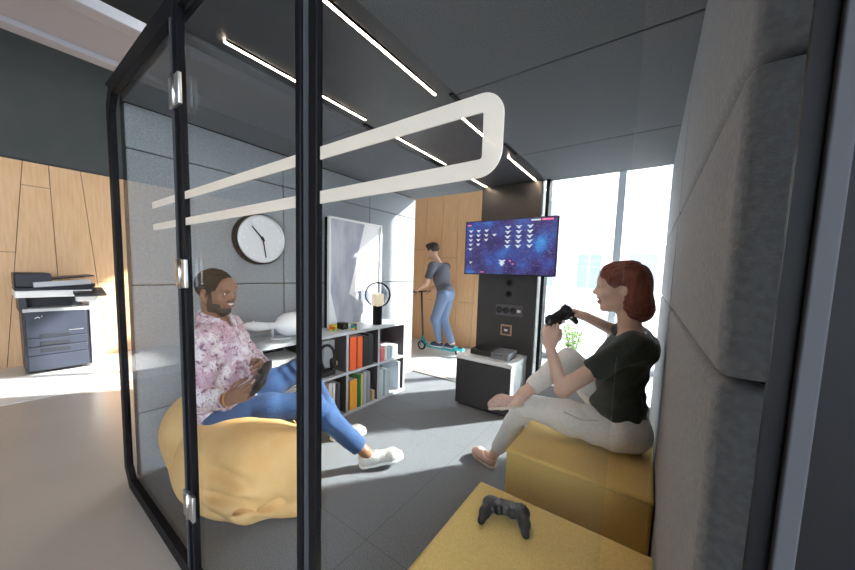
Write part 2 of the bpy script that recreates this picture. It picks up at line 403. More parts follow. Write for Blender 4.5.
# pod ceiling
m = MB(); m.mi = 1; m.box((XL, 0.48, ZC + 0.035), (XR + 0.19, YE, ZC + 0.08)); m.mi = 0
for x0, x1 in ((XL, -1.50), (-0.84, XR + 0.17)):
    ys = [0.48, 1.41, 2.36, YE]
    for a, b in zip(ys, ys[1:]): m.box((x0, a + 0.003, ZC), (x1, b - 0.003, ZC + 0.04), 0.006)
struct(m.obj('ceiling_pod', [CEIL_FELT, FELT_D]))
m = MB(); m.box((-1.495, 0.48, ZC + 0.012), (-0.845, YE, ZC + 0.04))
m.mi = 1
for y0 in (1.40, 2.12): m.box((-0.875, y0, ZC + 0.004), (-0.855, y0 + 0.22, ZC + 0.014)); m.box((-1.485, y0, ZC + 0.004), (-1.465, y0 + 0.22, ZC + 0.014))
struct(m.obj('trim_6', [DARK_PANEL, BLACK]))
struct(MB().box((XL, 0.455, -0.02), (XR + 0.2, YE, 0.0)).obj('floor_pod', CARPET))
struct(MB().box((-2.38, YE, -0.02), (-1.47, YE + 0.03, 0.004), 0.002).obj('trim_7', mat('threshold_rubber', (0.03, 0.03, 0.032), 0.7)))
# column with the screen on it
COLM = mat('dark_laminate', (0.038, 0.036, 0.037), 0.42, c2=(0.045, 0.042, 0.043), nscale=4)
struct(MB().box((-1.475, 3.08, 0.0), (-0.865, 3.20, ZC + 0.01), 0.004).obj('wall_pod_end', COLM))
t = struct(empty('window_3', (-0.37, 3.15, 0.0)))
MB().box((-0.829, 3.06, 0.0), (-0.80, 3.17, ZC), 0.002).obj('window_frame', BLACK, t)
MB().box((-0.80, 3.13, 0.235), (XR, 3.138, ZC)).obj('pane', GLASS2, t); MB().box((-0.864, 3.13, 0.0), (-0.829, 3.138, ZC)).obj('pane', GLASS2, t)
MB().box((-0.80, 3.09, 0.0), (XR - 0.001, 3.128, 0.235), 0.004).obj('low_panel', mat('pale_grey_panel', (0.42, 0.44, 0.47), 0.6), t)

# ---------------- glazed front: fixed pane, door, fixed pane
def band(m, x0, x1, round_end=False, y=GY - 0.004, e=0.003):
    zt, zb, th = 1.541, 1.421, 0.0265
    if not round_end:
        for a, b in ((zt - th, zt), (zb, zb + th)): m.box((x0, y, a), (x1, y + e, b))
        return m
    ro, ri, vw = 0.036, 0.004, 0.031
    out = [(x0, zt)] + arc(x1 - ro, zt - ro, ro, 90, 0) + arc(x1 - ro, zb + ro, ro, 0, -90) + [(x0, zb)]
    inn = [(x0, zb + th)] + arc(x1 - vw - ri, zb + th + ri, ri, -90, 0, 3) + arc(x1 - vw - ri, zt - th - ri, ri, 0, 90, 3) + [(x0, zt - th)]
    m.poly([(a, y, b) for a, b in out + inn], (0, e, 0)); return m
def frame_loop(m, x0, x1, z0, z1, w, y0, y1, wl=None, wr=None, wb=None):
    wl = wl or w; wr = wr or w; wb = wb or w
    m.box((x0, y0, z0), (x0 + wl, y1, z1), 0.003).box((x1 - wr, y0, z0), (x1, y1, z1), 0.003)
    m.box((x0 + wl, y0, z0), (x1 - wr, y1, z0 + wb), 0.003).box((x0 + wl, y0, z1 - w), (x1 - wr, y1, z1), 0.003); return m
t = struct(empty('window_1', (-1.9, GY, 0.0)))
m = MB(); c = 0.09
o = [(-2.44 + c, -0.02), (-1.42, -0.02), (-1.42, 2.21), (-2.44 + c, 2.21), (-2.44, 2.21 - c), (-2.44, -0.02 + c)]
w_ = 0.062
inn = [(-2.44 + w_ + c * .7, -0.02 + w_), (-1.45, -0.02 + w_), (-1.45, 2.21 - w_), (-2.44 + w_ + c * .7, 2.21 - w_), (-2.44 + w_, 2.21 - w_ - c * .7), (-2.44 + w_, -0.02 + w_ + c * .7)]
for i in range(6):
    j = (i + 1) % 6; m.poly([(o[i][0], GY - 0.014, o[i][1]), (o[j][0], GY - 0.014, o[j][1]), (inn[j][0], GY - 0.014, inn[j][1]), (inn[i][0], GY - 0.014, inn[i][1])], (0, 0.028, 0))
m.obj('window_frame', BLACK, t)
MB().box((-1.440, GY - 0.017, 0.05), (-1.426, GY - 0.013, 2.14)).obj('edge_strip', GREYM, t)
MB().box((-2.385, GY, 0.03), (-1.445, GY + 0.008, 2.15)).obj('pane', GLASS, t)
band(MB(), -1.76, -1.448).obj('frosted_band', FROST, t)
t = struct(empty('door_1', (-1.39, GY, 0.0)))
frame_loop(MB(), -1.402, -0.660, 0.0, 2.20, 0.036, GY - 0.011, GY + 0.013, wb=0.06, wl=0.02, wr=0.02).obj('door_frame', BLACK, t)
MB().box((-1.37, GY, 0.05), (-0.70, GY + 0.008, 2.17)).obj('pane', GLASS, t)
band(MB(), -1.384, -0.680).obj('frosted_band', FROST, t)
for zc in (1.885, 1.245, 0.335):
    MB().box((-1.445, GY - 0.024, zc - 0.052), (-1.415, GY - 0.013, zc + 0.052), 0.003).box((-1.395, GY - 0.022, zc - 0.052), (-1.355, GY - 0.010, zc + 0.052), 0.003).cyl((-1.405, GY - 0.02, zc - 0.055), (-1.405, GY - 0.02, zc + 0.055), 0.008).obj('hinge', STEEL, t)
t = struct(empty('window_2', (-0.3, GY, 0.0)))
MB().box((-0.632, GY - 0.010, -0.02), (-0.603, GY + 0.008, 2.21), 0.003).box((-0.603, GY - 0.01, 2.15), (0.1, GY + 0.012, 2.21), 0.003).box((-0.603, GY - 0.01, -0.02), (0.1, GY + 0.012, 0.04), 0.003).obj('window_frame', BLACK, t)
MB().box((-0.655, GY - 0.006, 0.0), (-0.636, GY + 0.006, 2.2)).obj('seal_strip', GREYM, t)
MB().box((-0.60, GY, 0.04), (-0.026, GY + 0.008, 2.15)).obj('pane', GLASS, t)
band(MB(), -0.597, -0.183, True).obj('frosted_band', FROST, t)
# near end post of the pod on the right
m = MB(); m.box((0.100, 0.440, -0.02), (0.30, 0.447, 2.21)); m.box((XR + 0.18, 0.49, -0.02), (XR + 0.24, YE, 2.21))
struct(m.obj('trim_9', BLACK))
struct(MB().box((0.115, 0.430, -0.02), (0.130, 0.4395, 2.21), 0.002).obj('trim_30', GREYM))  # grey strip painted as the highlight along the black post
struct(MB().box((-2.44, 0.436, ZC + 0.085), (XR + 0.24, YE + 0.03, 2.225), 0.004).obj('ceiling_pod_roof', BLACK))
struct(MB().box((-2.47, 0.49, -0.02), (XL - 0.081, YE, 2.225), 0.004).obj('wall_pod_shell', BLACK))

# ---------------- outside
GROUND = mat('paving_outside', (0.5, 0.49, 0.47), 0.9)
struct(MB().box((-40, -40, -0.3), (40, 60, -0.13)).obj('ground', GROUND))
t = empty('apartment_building', (-1, 17, -0.1), label='pale apartment building with rows of windows seen through the bright window', cat='building')
CREAM = mat('cream_render', (0.88, 0.84, 0.78), 0.9, c2=(0.82, 0.77, 0.70), nscale=0.6)
MB().box((-10, 17, -0.1), (5.5, 22, 8.6)).obj('facade_wall', CREAM, t)
for z in (2.5, 5.35, 8.3): MB().box((-10.05, 16.8, z), (5.55, 17.02, z + 0.22), 0.02).obj('cornice', mat('cornice_stone', (0.62, 0.52, 0.45), 0.9), t)
for zi, z in enumerate((0.7, 3.4, 6.1)):
    for k in range(7):
        x = -9.2 + k * 2.1
        f = MB().box((x - 0.07, 16.93, z - 0.07), (x + 1.07, 17.02, z), 0.01).box((x - 0.07, 16.93, z + 1.6), (x + 1.07, 17.02, z + 1.67), 0.01).box((x - 0.07, 16.93, z), (x, 17.02, z + 1.6)).box((x + 1.0, 16.93, z), (x + 1.07, 17.02, z + 1.6)).box((x + .47, 16.95, z), (x + .53, 17.02, z + 1.6)).obj('window', WHITE_M, t)
        MB().box((x, 16.96, z), (x + 1.0, 16.99, z + 1.6)).obj('pane', mat('far_window_glass', (0.22, 0.24, 0.27), 0.2), f)

# ================================================================== LAMPS
LEDM = mat('led_strip_light', (1, 1, 1), 0.5, emit=(1.0, 0.76, 0.54), est=LED)
LEDS = [(-0.93, 0.60, 1.36, 'right', 'nearest the glass front'), (-0.93, 1.64, 2.16, 'right', 'behind the frosted loop'), (-0.93, 2.36, 3.06, 'right', 'ending above the screen column'),
        (-1.42, 0.60, 1.36, 'left', 'nearest to the glass front'), (-1.42, 1.64, 2.26, 'left', 'in the middle of the ceiling'), (-1.42, 2.48, 3.06, 'left', 'ending above the screen column')]
for x, y0, y1, side, wh in LEDS:
    t = empty('led_strip_light', (x, (y0 + y1) / 2, ZC + 0.005), label='warm LED strip in the %s row, %s' % (side, wh), cat='ceiling light', group='LED strips in the dark ceiling panel')
    MB().box((x - 0.012, y0, ZC + 0.002), (x - 0.007, y1, ZC + 0.011)).box((x + 0.007, y0, ZC + 0.002), (x + 0.012, y1, ZC + 0.011)).obj('housing', BLACK, t)
    MB().box((x - 0.007, y0, ZC + 0.004), (x + 0.007, y1, ZC + 0.0115)).obj('diffuser', LEDM, t)
PANM = mat('added_panel_light', (1, 1, 1), 0.5, emit=(1.0, 0.97, 0.93), est=LAMP)
for x, y in ((-3.3, 1.6), (-5.3, -1.4), (2.2, -2.6), (2.2, 1.6)):  # unseen panels added to brighten the office
    t = empty('added_ceiling_panel_light', (x, y, 3.9), label='added square office ceiling light panel %s' % {-3.3: 'above the floor beside the far opening of the pod', -5.3: 'near the wood wall before the copier', 2.2: 'on the window side'}[x] + (' behind the pod' if y > 1 and x > 0 else ''), cat='ceiling light', group='added office ceiling light panels out of frame')
    MB().box((x - 0.33, y - 0.33, 3.9), (x + 0.33, y + 0.33, 3.995)).obj('housing', WHITE_M, t)
    MB().box((x - 0.3, y - 0.3, 3.893), (x + 0.3, y + 0.3, 3.9)).obj('diffuser', PANM, t)

# ================================================================== FURNITURE
def ottoman(name, lo, hi, label):
    c = ((lo[0] + hi[0]) / 2, (lo[1] + hi[1]) / 2, 0)
    t = empty(name, c, label=label, cat='ottoman')
    m = MB(); m.box((lo[0], lo[1], 0.015), (hi[0], hi[1], hi[2]), 0.018, seg=4); m.obj('cushion_block', YELLOW, t)
    z = hi[2] - 0.012; m = MB()
    pts = [(lo[0] + .004, lo[1] + .004, z), (hi[0] - .004, lo[1] + .004, z), (hi[0] - .004, hi[1] - .004, z), (lo[0] + .004, hi[1] - .004, z)]
    for i in range(4): m.cyl(pts[i], pts[(i + 1) % 4], 0.0065, n=8)
    m.obj('piping', YELLOW, t)
    for x in (lo[0] + .05, hi[0] - .05):
        for y in (lo[1] + .05, hi[1] - .05): MB().cyl((x, y, 0), (x, y, 0.016), 0.018, n=12).obj('foot', BLACK, t)
    return t
ottoman('ottoman', (-0.50, 1.43, 0), (0.074, 2.12, 0.44), 'mustard yellow cube ottoman the woman sits on')
ottoman('ottoman', (-0.505, 0.56, 0), (0.07, 1.165, 0.425), 'mustard yellow cube ottoman with a game controller lying on top')

# shelving unit along the left wall
BODY = mat('shelf_grey_edge', (0.50, 0.52, 0.55), 0.45)
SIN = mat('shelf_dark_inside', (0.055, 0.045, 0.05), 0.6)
SX0, SX1 = -2.372, -2.06
sy = [1.02, 1.41, 1.80, 2.19, 2.58]
t = empty('shelving_unit', (-2.21, 1.8, 0), label='low grey open shelving unit with square compartments along the felt wall', cat='shelf')
MB().box((SX0, 1.0, 0.715), (SX1, 2.60, 0.74), 0.002).obj('top_panel', BODY, t)
MB().box((SX0, 1.0, 0.0), (SX1, 2.60, 0.025), 0.002).obj('base_panel', BODY, t)
for i, y in enumerate(sy): 
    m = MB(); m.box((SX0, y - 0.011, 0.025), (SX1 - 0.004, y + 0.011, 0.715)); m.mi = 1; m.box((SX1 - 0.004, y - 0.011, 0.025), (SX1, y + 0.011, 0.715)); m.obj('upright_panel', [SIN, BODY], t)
for a, b in zip(sy, sy[1:]):
    MB().box((SX0 + 0.01, a + 0.011, 0.365), (SX1, b - 0.011, 0.387)).obj('shelf_board', BODY, t)
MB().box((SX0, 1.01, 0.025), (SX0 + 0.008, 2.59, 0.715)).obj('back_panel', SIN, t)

def book(y, w, z, h, d, c, label, grp, lean=0, name='book', gap=0.01, title=None):
    bm_ = mat('cover_%s' % ('_'.join('%02d' % int(v * 99) for v in c)), c, 0.5)
    x1 = SX1 - gap; x0 = x1 - d; yc = y + w / 2
    t = empty(name, (x1 - d / 2, yc, z), label=label, cat='book', group=grp, rot=(lean, 0, 0))
    m = MB(); hx = d / 2; m.box((-hx, -w / 2, 0), (hx, -w / 2 + 0.002, h)).box((-hx, w / 2 - 0.002, 0), (hx, w / 2, h)).box((hx - 0.002, -w / 2, 0), (hx, w / 2, h)).obj('cover', bm_, t, local=True)
    MB().box((-hx + .003, -w / 2 + 0.002, 0.003), (hx - 0.003, w / 2 - 0.002, h - 0.003)).obj('pages', mat('paper', (0.8, 0.78, 0.72), 0.8), t, local=True)
    return t
def binder(y, w, z, h, d, c, label, grp, lean=0): return book(y, w, z, h, d, c, label, grp, lean, 'ring_binder')
G1, G2, G3, G4 = 'books beside the headphones', 'books in the lower left compartments', 'binders and books in the middle column', 'books in the right column'
ZT, ZB = 0.388, 0.026
# column of y 1.80-2.19
binder(1.835, 0.075, ZT, 0.30, 0.24, (0.95, 0.13, 0.02), 'wide orange red binder standing upright in the upper middle compartment', G3)
binder(1.925, 0.06, ZT, 0.29, 0.23, (0.95, 0.15, 0.03), 'second orange red binder, right of the widest one, upper middle compartment', G3)
for k, (w, h) in enumerate(((0.03, .29), (0.026, .28), (0.034, .30), (0.025, .285))):
    book(1.995 + sum((0.034, 0.03, 0.038, 0.03)[:k]), w, ZT, h, 0.22, (0.02, 0.02, 0.024), 'black book in the upper middle compartment, %s from the orange binders' % ('first', 'second', 'third', 'fourth')[k], G3)
binder(1.84, 0.085, ZB, 0.27, 0.24, (0.98, 0.42, 0.03), 'wide bright orange binder in the lower middle compartment', G3)
book(1.94, 0.03, ZB, 0.30, 0.23, (0.05, 0.25, 0.05), 'green book right of the bright orange binder, lower middle compartment', G3)
book(1.974, 0.02, ZB, 0.30, 0.23, (0.85, 0.75, 0.2), 'thin yellow book between the green book and the grey ones', G3)
book(2.00, 0.045, ZB, 0.31, 0.24, (0.45, 0.46, 0.5), 'pale grey book in the lower middle compartment', G3)
book(2.05, 0.04, ZB, 0.30, 0.24, (0.3, 0.31, 0.34), 'mid grey book right of the pale grey one', G3)
book(2.12, 0.03, ZB, 0.10, 0.14, (0.8, 0.6, 0.3), 'small tan booklet at the right of the lower middle compartment', G3)
# column 2.19-2.58
book(2.205, 0.022, ZT, 0.21, 0.20, (0.75, 0.10, 0.09), 'tall thin red book at the left of the upper right compartment', G4)
for k, c_ in enumerate(((0.75, 0.15, 0.15), (0.75, 0.72, 0.7), (0.35, 0.5, 0.6), (0.65, 0.75, 0.8), (0.75, 0.8, 0.85))):
    nm = ('red', 'cream', 'steel blue', 'pale blue', 'whitish blue')[k]
    book(2.232 + k * 0.05, 0.046, ZT, 0.13 + 0.004 * (k % 2), 0.17, c_, 'short %s book in the upper right compartment' % nm, G4)
for k, c_ in enumerate(((0.7, 0.72, 0.74), (0.8, 0.82, 0.82), (0.3, 0.5, 0.55), (0.75, 0.78, 0.8), (0.6, 0.68, 0.7))):
    nm = ('light grey', 'white', 'teal', 'off white', 'pale teal')[k]
    book(2.205 + k * 0.032, 0.028, ZB, 0.28 - 0.006 * k, 0.24, c_, 'tall %s book in the lower right compartment' % nm, G4)
book(2.50, 0.03, ZB, 0.30, 0.24, (0.4, 0.43, 0.5), 'grey blue book standing alone at the right end of the lower shelf', G4)
# column 1.41-1.80
book(1.425, 0.05, ZT, 0.27, 0.24, (0.85, 0.85, 0.85), 'thick white book just right of the glass door post', G1)
book(1.44, 0.035, ZB, 0.24, 0.22, (0.03, 0.03, 0.035), 'black book in the lower compartment beside the white sneaker', G2)
book(1.50, 0.045, ZB, 0.26, 0.22, (0.08, 0.09, 0.12), 'charcoal book in the lower compartment below the headphones', G2)
book(1.56, 0.035, ZB, 0.28, 0.23, (0.2, 0.24, 0.33), 'slate blue book in the lower compartment below the headphones', G2)
book(1.61, 0.035, ZB, 0.31, 0.24, (0.85, 0.83, 0.78), 'tall cream book in the lower compartment below the headphones', G2)
book(1.65, 0.03, ZB, 0.30, 0.24, (0.9, 0.9, 0.88), 'tall white book right of the cream one below the headphones', G2)
book(1.69, 0.04, ZB, 0.29, 0.24, (0.06, 0.06, 0.07), 'dark grey book at the right of the compartment below the headphones', G2)
# white storage box in the left compartment
t = empty('storage_box', (-2.2, 1.27, ZT), label='pale grey storage box in the compartment behind the man', cat='box')
MB().box((-2.33, 1.13, ZT), (-2.075, 1.385, ZT + 0.19), 0.006).obj('box_body', mat('pale_box', (0.62, 0.62, 0.6), 0.6), t)
MB().box((-2.335, 1.125, ZT + 0.19), (-2.07, 1.39, ZT + 0.23), 0.005).obj('lid', WHITE_M, t)
# headphones on a white card
t = empty('white_card_box', (-2.2, 1.72, ZT), label='white box behind the black headphones on the shelf', cat='box')
MB().box((-2.32, 1.66, ZT), (-2.20, 1.775, ZT + 0.27), 0.003).obj('box_body', WHITE_M, t)
t = empty('headphones', (-2.13, 1.63, ZT), label='black over-ear headphones propped in the shelf compartment', cat='headphones')
pts = [(-2.13, 1.63 + 0.085 * math.cos(a), ZT + 0.15 + 0.105 * math.sin(a)) for a in np.linspace(-0.4, math.pi + 0.4, 20)]
MB().tube(pts, 0.012).obj('headband', PLASTIC, t)
for s in (-1, 1):
    c_ = (-2.13, 1.63 + s * 0.07, ZT + 0.09)
    MB().lathe([(0, -.022), (.038, -.02), (.045, -.01), (.045, .01), (.036, .022), (0, .024)], c_, (0.5, s, 0)).obj('ear_cup', PLASTIC, t)
    MB().lathe([(.018, 0), (.02, .006), (.014, .01), (0, .01)], (c_[0] + 0.018, c_[1] + s * 0.02, c_[2]), (0.5, s, 0)).obj('cup_badge', STEEL, t)
MB().box((-2.17, 1.56, ZT), (-2.09, 1.70, ZT + 0.045), 0.01).obj('stand_foot', PLASTIC, t)

# toys and pieces on the unit
def cube_toy(c, rz, cols, label):
    t = empty('puzzle_cube', (c[0], c[1], 0.74), rz, label=label, cat='toy', group='puzzle cubes')
    MB().box((-.026, -.026, 0), (.026, .026, .052), 0.002).obj('core', BLACK, t, local=True)
    fm = [mat('sticker_' + n, v, 0.4) for n, v in (('red', (.8, .03, .02)), ('yellow', (.9, .75, .02)), ('green', (.02, .45, .08)), ('blue', (.02, .12, .6)), ('orange', (.95, .3, .02)), ('white', (.85, .85, .85)))]
    m = MB()
    for ax, sg in ((0, 1), (0, -1), (1, 1), (1, -1), (2, 1)):
        for i in range(3):
            for j in range(3):
                u, v = (i - 1) * .017, (j - 1) * .017; p = [0, 0, 0.026]; p[ax] += sg * .0265
                o_ = [k for k in range(3) if k != ax]; lo = list(p); hi = list(p)
                lo[ax] -= .0005; hi[ax] += .0005
                lo[o_[0]] += u - .0075; hi[o_[0]] += u + .0075; lo[o_[1]] += v - .0075; hi[o_[1]] += v + .0075
                m.mi = random.choice(cols); m.box(lo, hi)
    m.obj('stickers', fm, t, local=True)
cube_toy((-2.21, 1.76), 0.5, [1, 1, 4, 2, 0], 'yellow and orange puzzle cube on the shelf top, nearer the door post')
cube_toy((-2.13, 1.93), 0.9, [2, 1, 2, 3, 0], 'green and yellow puzzle cube on the shelf top, nearer the globe lamp')
t = empty('desk_speaker', (-2.21, 1.87, 0.74), label='small black cube speaker on the shelf top between the puzzle cubes', cat='speaker')
MB().box((-2.25, 1.835, 0.74), (-2.17, 1.905, 0.80), 0.008).obj('casing', PLASTIC, t)
MB().lathe([(0, 0), (.022, .001), (.026, .004), (.028, 0)], (-2.169, 1.87, 0.77), (1, 0, 0)).obj('driver_ring', PLASTIC2, t)
# framed poster
t = empty('framed_poster', (-2.30, 2.1, 0.74), label='tall white-framed abstract poster leaning on the wall above the shelves', cat='picture')
X0 = -2.31
m = MB(); y0, y1, z0, z1 = 1.775, 2.44, 0.742, 1.735
for lo, hi in (((X0, y0, z0), (X0 + .03, y0 + .018, z1)), ((X0, y1 - .018, z0), (X0 + .03, y1, z1)), ((X0, y0, z0), (X0 + .03, y1, z0 + .018)), ((X0, y0, z1 - .018), (X0 + .03, y1, z1))): m.box(lo, hi, 0.002)
m.obj('picture_frame', WHITE, t)
MB().box((X0 - 0.045, y0 + 0.006, z0), (X0, y1 - 0.006, z1 - 0.006)).obj('backing_box', BLACK, t)
ART = [mat('art_lilac_grey', (0.36, 0.37, 0.45), 0.6, c2=(0.52, 0.53, 0.60), nscale=3, stretch=(1, 2.5, .7)), mat('art_white', (0.88, 0.88, 0.9), 0.6), mat('art_mid_grey', (0.30, 0.31, 0.36), 0.6, c2=(.5, .5, .56), nscale=5), mat('art_pale', (0.66, 0.67, 0.73), 0.6)]
def uv(u, v, d=0.0): return (X0 + 0.012 + d, y0 + .018 + u * (y1 - y0 - .036), z0 + .018 + v * (z1 - z0 - .036))
m = MB(); m.mi = 0; m.poly([uv(0, 0), uv(1, 0), uv(1, 1), uv(0, 1)], (-.004, 0, 0))
m.mi = 1; m.poly([uv(.66, 1, .001), uv(1, 1, .001), uv(1, .05, .001), uv(.36, .30, .001)], (-.0008, 0, 0))
m.mi = 3; m.poly([uv(.70, .58, .002), uv(.95, 0.10, .002), uv(.60, 0.02, .002), uv(.52, .30, .002)], (-.0008, 0, 0))
m.mi = 2; m.poly([uv(.62, .42, .003), uv(.80, 0.0, .003), uv(.42, 0.0, .003)], (-.0008, 0, 0))
m.mi = 1; m.poly([uv(0, .36, .002), uv(.14, 0.02, .002), uv(0, 0.0, .002)], (-.0008, 0, 0))
m.obj('print', ART, t)
# globe lamp
t = empty('globe_lamp', (-2.165, 2.27, 0.74), label='round glass globe lamp with cream core on a black cylinder base', cat='lamp')
MB().lathe([(0, 0), (.045, 0), (.047, .004), (.047, .175), (.04, .182), (0, .182)], (-2.165, 2.27, 0.74)).obj('lamp_base', BLACK, t)
MB().lathe([(.118 * math.sin(a), .155 - .118 * math.cos(a) + 0.14) for a in np.linspace(0.30, math.pi, 24)], (-2.165, 2.27, 0.74), n=40).obj('glass_globe', glass_mat('smoked_globe', (0.72, 0.74, 0.78)), t)
MB().tube([(-2.165 + .097 * math.cos(a), 2.27 + .070 * math.cos(a), 0.74 + .295 + .119 * math.sin(a)) for a in np.linspace(0, 2 * math.pi, 41)], 0.009, 8).obj('rim_ring', BLACK, t)
MB().box((-2.21, 2.225, 0.925), (-2.12, 2.315, 1.045), 0.01).obj('lamp_core', mat('cream_core', (0.85, 0.72, 0.52), 0.6, emit=(1, .8, .5), est=0.35), t)
# white task lamp
t = empty('task_lamp', (-2.23, 1.28, 0.74), label='white task lamp with a broad shade on the shelf top behind the man', cat='lamp')
MB().lathe([(0, 0), (.075, 0), (.075, .008), (.07, .012), (0, .014)], (-2.24, 1.30, 0.74)).obj('lamp_base', WHITE, t)
MB().cyl((-2.25, 1.24, 0.752), (-2.21, 1.215, 0.85), 0.008).obj('stem', WHITE, t)
MB().lathe([(0, -.02), (.022, -.02), (.026, 0), (.024, .05), (.03, .062), (.06, .085), (.085, .13), (.094, .21), (.090, .212), (.08, .13), (.05, .09), (.0, .07)], (-2.20, 1.175, 0.853), (0.08, 1, -0.02)).obj('lamp_shade', WHITE, t)
MB().tube([(-2.2, 1.17, .853), (-2.19, 1.10, .86), (-2.19, 1.03, .872), (-2.19, 0.99, .876)], [.026, .034, .026, .014], 16).sph((-2.19, 1.07, .893), 0.011).obj('lamp_arm', WHITE, t)

# clock
t = empty('wall_clock', (-2.35, 1.205, 1.478), label='round white wall clock with black hands hanging on the left felt wall', cat='clock')
r = 0.172; CX, CY, CZ = -2.312, 1.205, 1.478
MB().lathe([(0, 0), (r + .012, 0), (r + .014, .004), (r + .010, .058), (r, .064)], (-2.379, CY, CZ), (1, 0, 0), 56).obj('case', BLACK, t)  # black case made deeper so its side doubles as the clock's shadow
MB().lathe([(r, .0), (r + .001, .006), (r - .006, .010), (r - .014, .010), (r - .016, 0)], (CX - .004, CY, CZ), (1, 0, 0), 56).obj('rim', mat('clock_silver_rim', (.7, .7, .72), .35, metal=.4), t)
MB().lathe([(0, .0), (r - .012, .0)], (CX, CY, CZ), (1, 0, 0), 56).obj('clock_face', mat('clock_face', (.70, .71, .73), .5), t)
for k in range(12):
    a = k * math.pi / 6; MB().cyl((CX, CY + .132 * math.sin(a), CZ + .132 * math.cos(a)), (CX + .003, CY + .132 * math.sin(a), CZ + .132 * math.cos(a)), 0.009, n=12).obj('hour_mark', WHITE, t)
def hand_(ang, L, w, d, name):
    a = math.radians(ang); dy, dz = math.sin(a), math.cos(a); n_ = (dz, -dy)
    p = [(-.02, w), (L, w * .6), (L, -w * .6), (-.02, -w)]
    MB().poly([(CX + .004 + d, CY + dy * u + n_[0] * v, CZ + dz * u + n_[1] * v) for u, v in p], (.002, 0, 0)).obj(name, BLACK, t)
hand_(-42, .115, .0065, 0, 'hour_hand'); hand_(171, .135, .005, .003, 'minute_hand')
MB().cyl((CX, CY, CZ), (CX + .01, CY, CZ), .010, n=16).obj('hub', BLACK, t)

# ---------------- screen column things
t = empty('television', (-1.13, 2.98, 1.53), label='flat television showing a blue space game, on the dark column', cat='television')
MB().box((-1.585, 2.955, 1.262), (-0.675, 2.985, 1.802), 0.004).obj('bezel', PLASTIC, t)
MB().box((-1.35, 2.985, 1.36), (-0.92, 3.03, 1.68), 0.01).box((-1.2, 3.03, 1.45), (-1.08, 3.08, 1.6)).obj('wall_mount', PLASTIC2, t)
sm = bpy.data.materials.new('space_game_screen'); sm.use_nodes = True; nt = sm.node_tree; b = nt.nodes['Principled BSDF']
tc = N(nt, 'ShaderNodeTexCoord'); no = N(nt, 'ShaderNodeTexNoise'); no.inputs['Scale'].default_value = 5; no.inputs['Detail'].default_value = 5
rp = N(nt, 'ShaderNodeValToRGB'); e = rp.color_ramp.elements
e[0].position = .32; e[0].color = (.010, .010, .05, 1); e[1].position = .74; e[1].color = (.03, .20, .50, 1)
x = e.new(.45); x.color = (.035, .022, .11, 1); x = e.new(.57); x.color = (.03, .05, .21, 1)
n2 = N(nt, 'ShaderNodeTexNoise'); n2.inputs['Scale'].default_value = 190; n2.inputs['Detail'].default_value = 0
gt = N(nt, 'ShaderNodeMath', operation='GREATER_THAN'); gt.inputs[1].default_value = .76
mx = N(nt, 'ShaderNodeMix', data_type='RGBA'); mx.inputs[7].default_value = (.6, .6, .7, 1)
for a, b_ in ((tc.outputs['Object'], no.inputs['Vector']), (tc.outputs['Object'], n2.inputs['Vector']), (no.outputs['Fac'], rp.inputs[0]), (n2.outputs['Fac'], gt.inputs[0]), (gt.outputs[0], mx.inputs[0]), (rp.outputs[0], mx.inputs[6]), (mx.outputs[2], b.inputs['Emission Color'])): nt.links.new(a, b_)
b.inputs['Base Color'].default_value = (.01, .01, .015, 1); b.inputs['Emission Strength'].default_value = 0.75; b.inputs['Roughness'].default_value = .25
MB().box((-1.573, 2.953, 1.275), (-0.687, 2.956, 1.792)).obj('screen', sm, t)
ICW = mat('screen_icon_white', (.1, .1, .1), .5, emit=(.75, .85, .9), est=.40); ICR = mat('screen_icon_red', (.1, .1, .1), .5, emit=(.9, .1, .25), est=.7)
m = MB()
def ship(x, z, s=1.0):
    for pts in ([(-.024, .008), (0, -.004), (.024, .008), (.016, .012), (0, .006), (-.016, .012)], [(-.014, -.002), (0, -.014), (.014, -.002), (0, .002)]):
        m.poly([(x + a * s, 2.952, z + b_ * s) for a, b_ in pts], (0, -.001, 0))
rows = {0: 3, 1: 4, 2: 3, 3: 2, 4: 2, 5: 1}
for r_, zz in enumerate((1.72, 1.675, 1.63, 1.585, 1.54)):
    for c_ in range({0: 0, 1: 4, 2: 3, 3: 2, 4: 1}[r_] if r_ else 3): ship(-1.52 + c_ * .085, zz - .02)
    for c_ in range(3): ship(-1.13 + c_ * .105, zz, 1.25)
ship(-1.175, 1.395, 1.6); ship(-1.175, 1.37, 1.3); ship(-1.51, 1.385, .8)
m.mi = 0; m.box((-.915, 2.951, 1.768), (-.83, 2.9525, 1.782))
m.mi = 1; m.box((-.82, 2.951, 1.768), (-.72, 2.9525, 1.782)); m.box((-1.56, 2.951, 1.755), (-1.52, 2.9525, 1.765)); m.box((-1.10, 2.951, 1.395), (-1.09, 2.9525, 1.41)); m.box((-1.075, 2.951, 1.37), (-1.06, 2.9525, 1.378)); m.box((-1.40, 2.951, 1.287), (-1.36, 2.9525, 1.293))
m.obj('game_icons', [ICW, ICR], t)
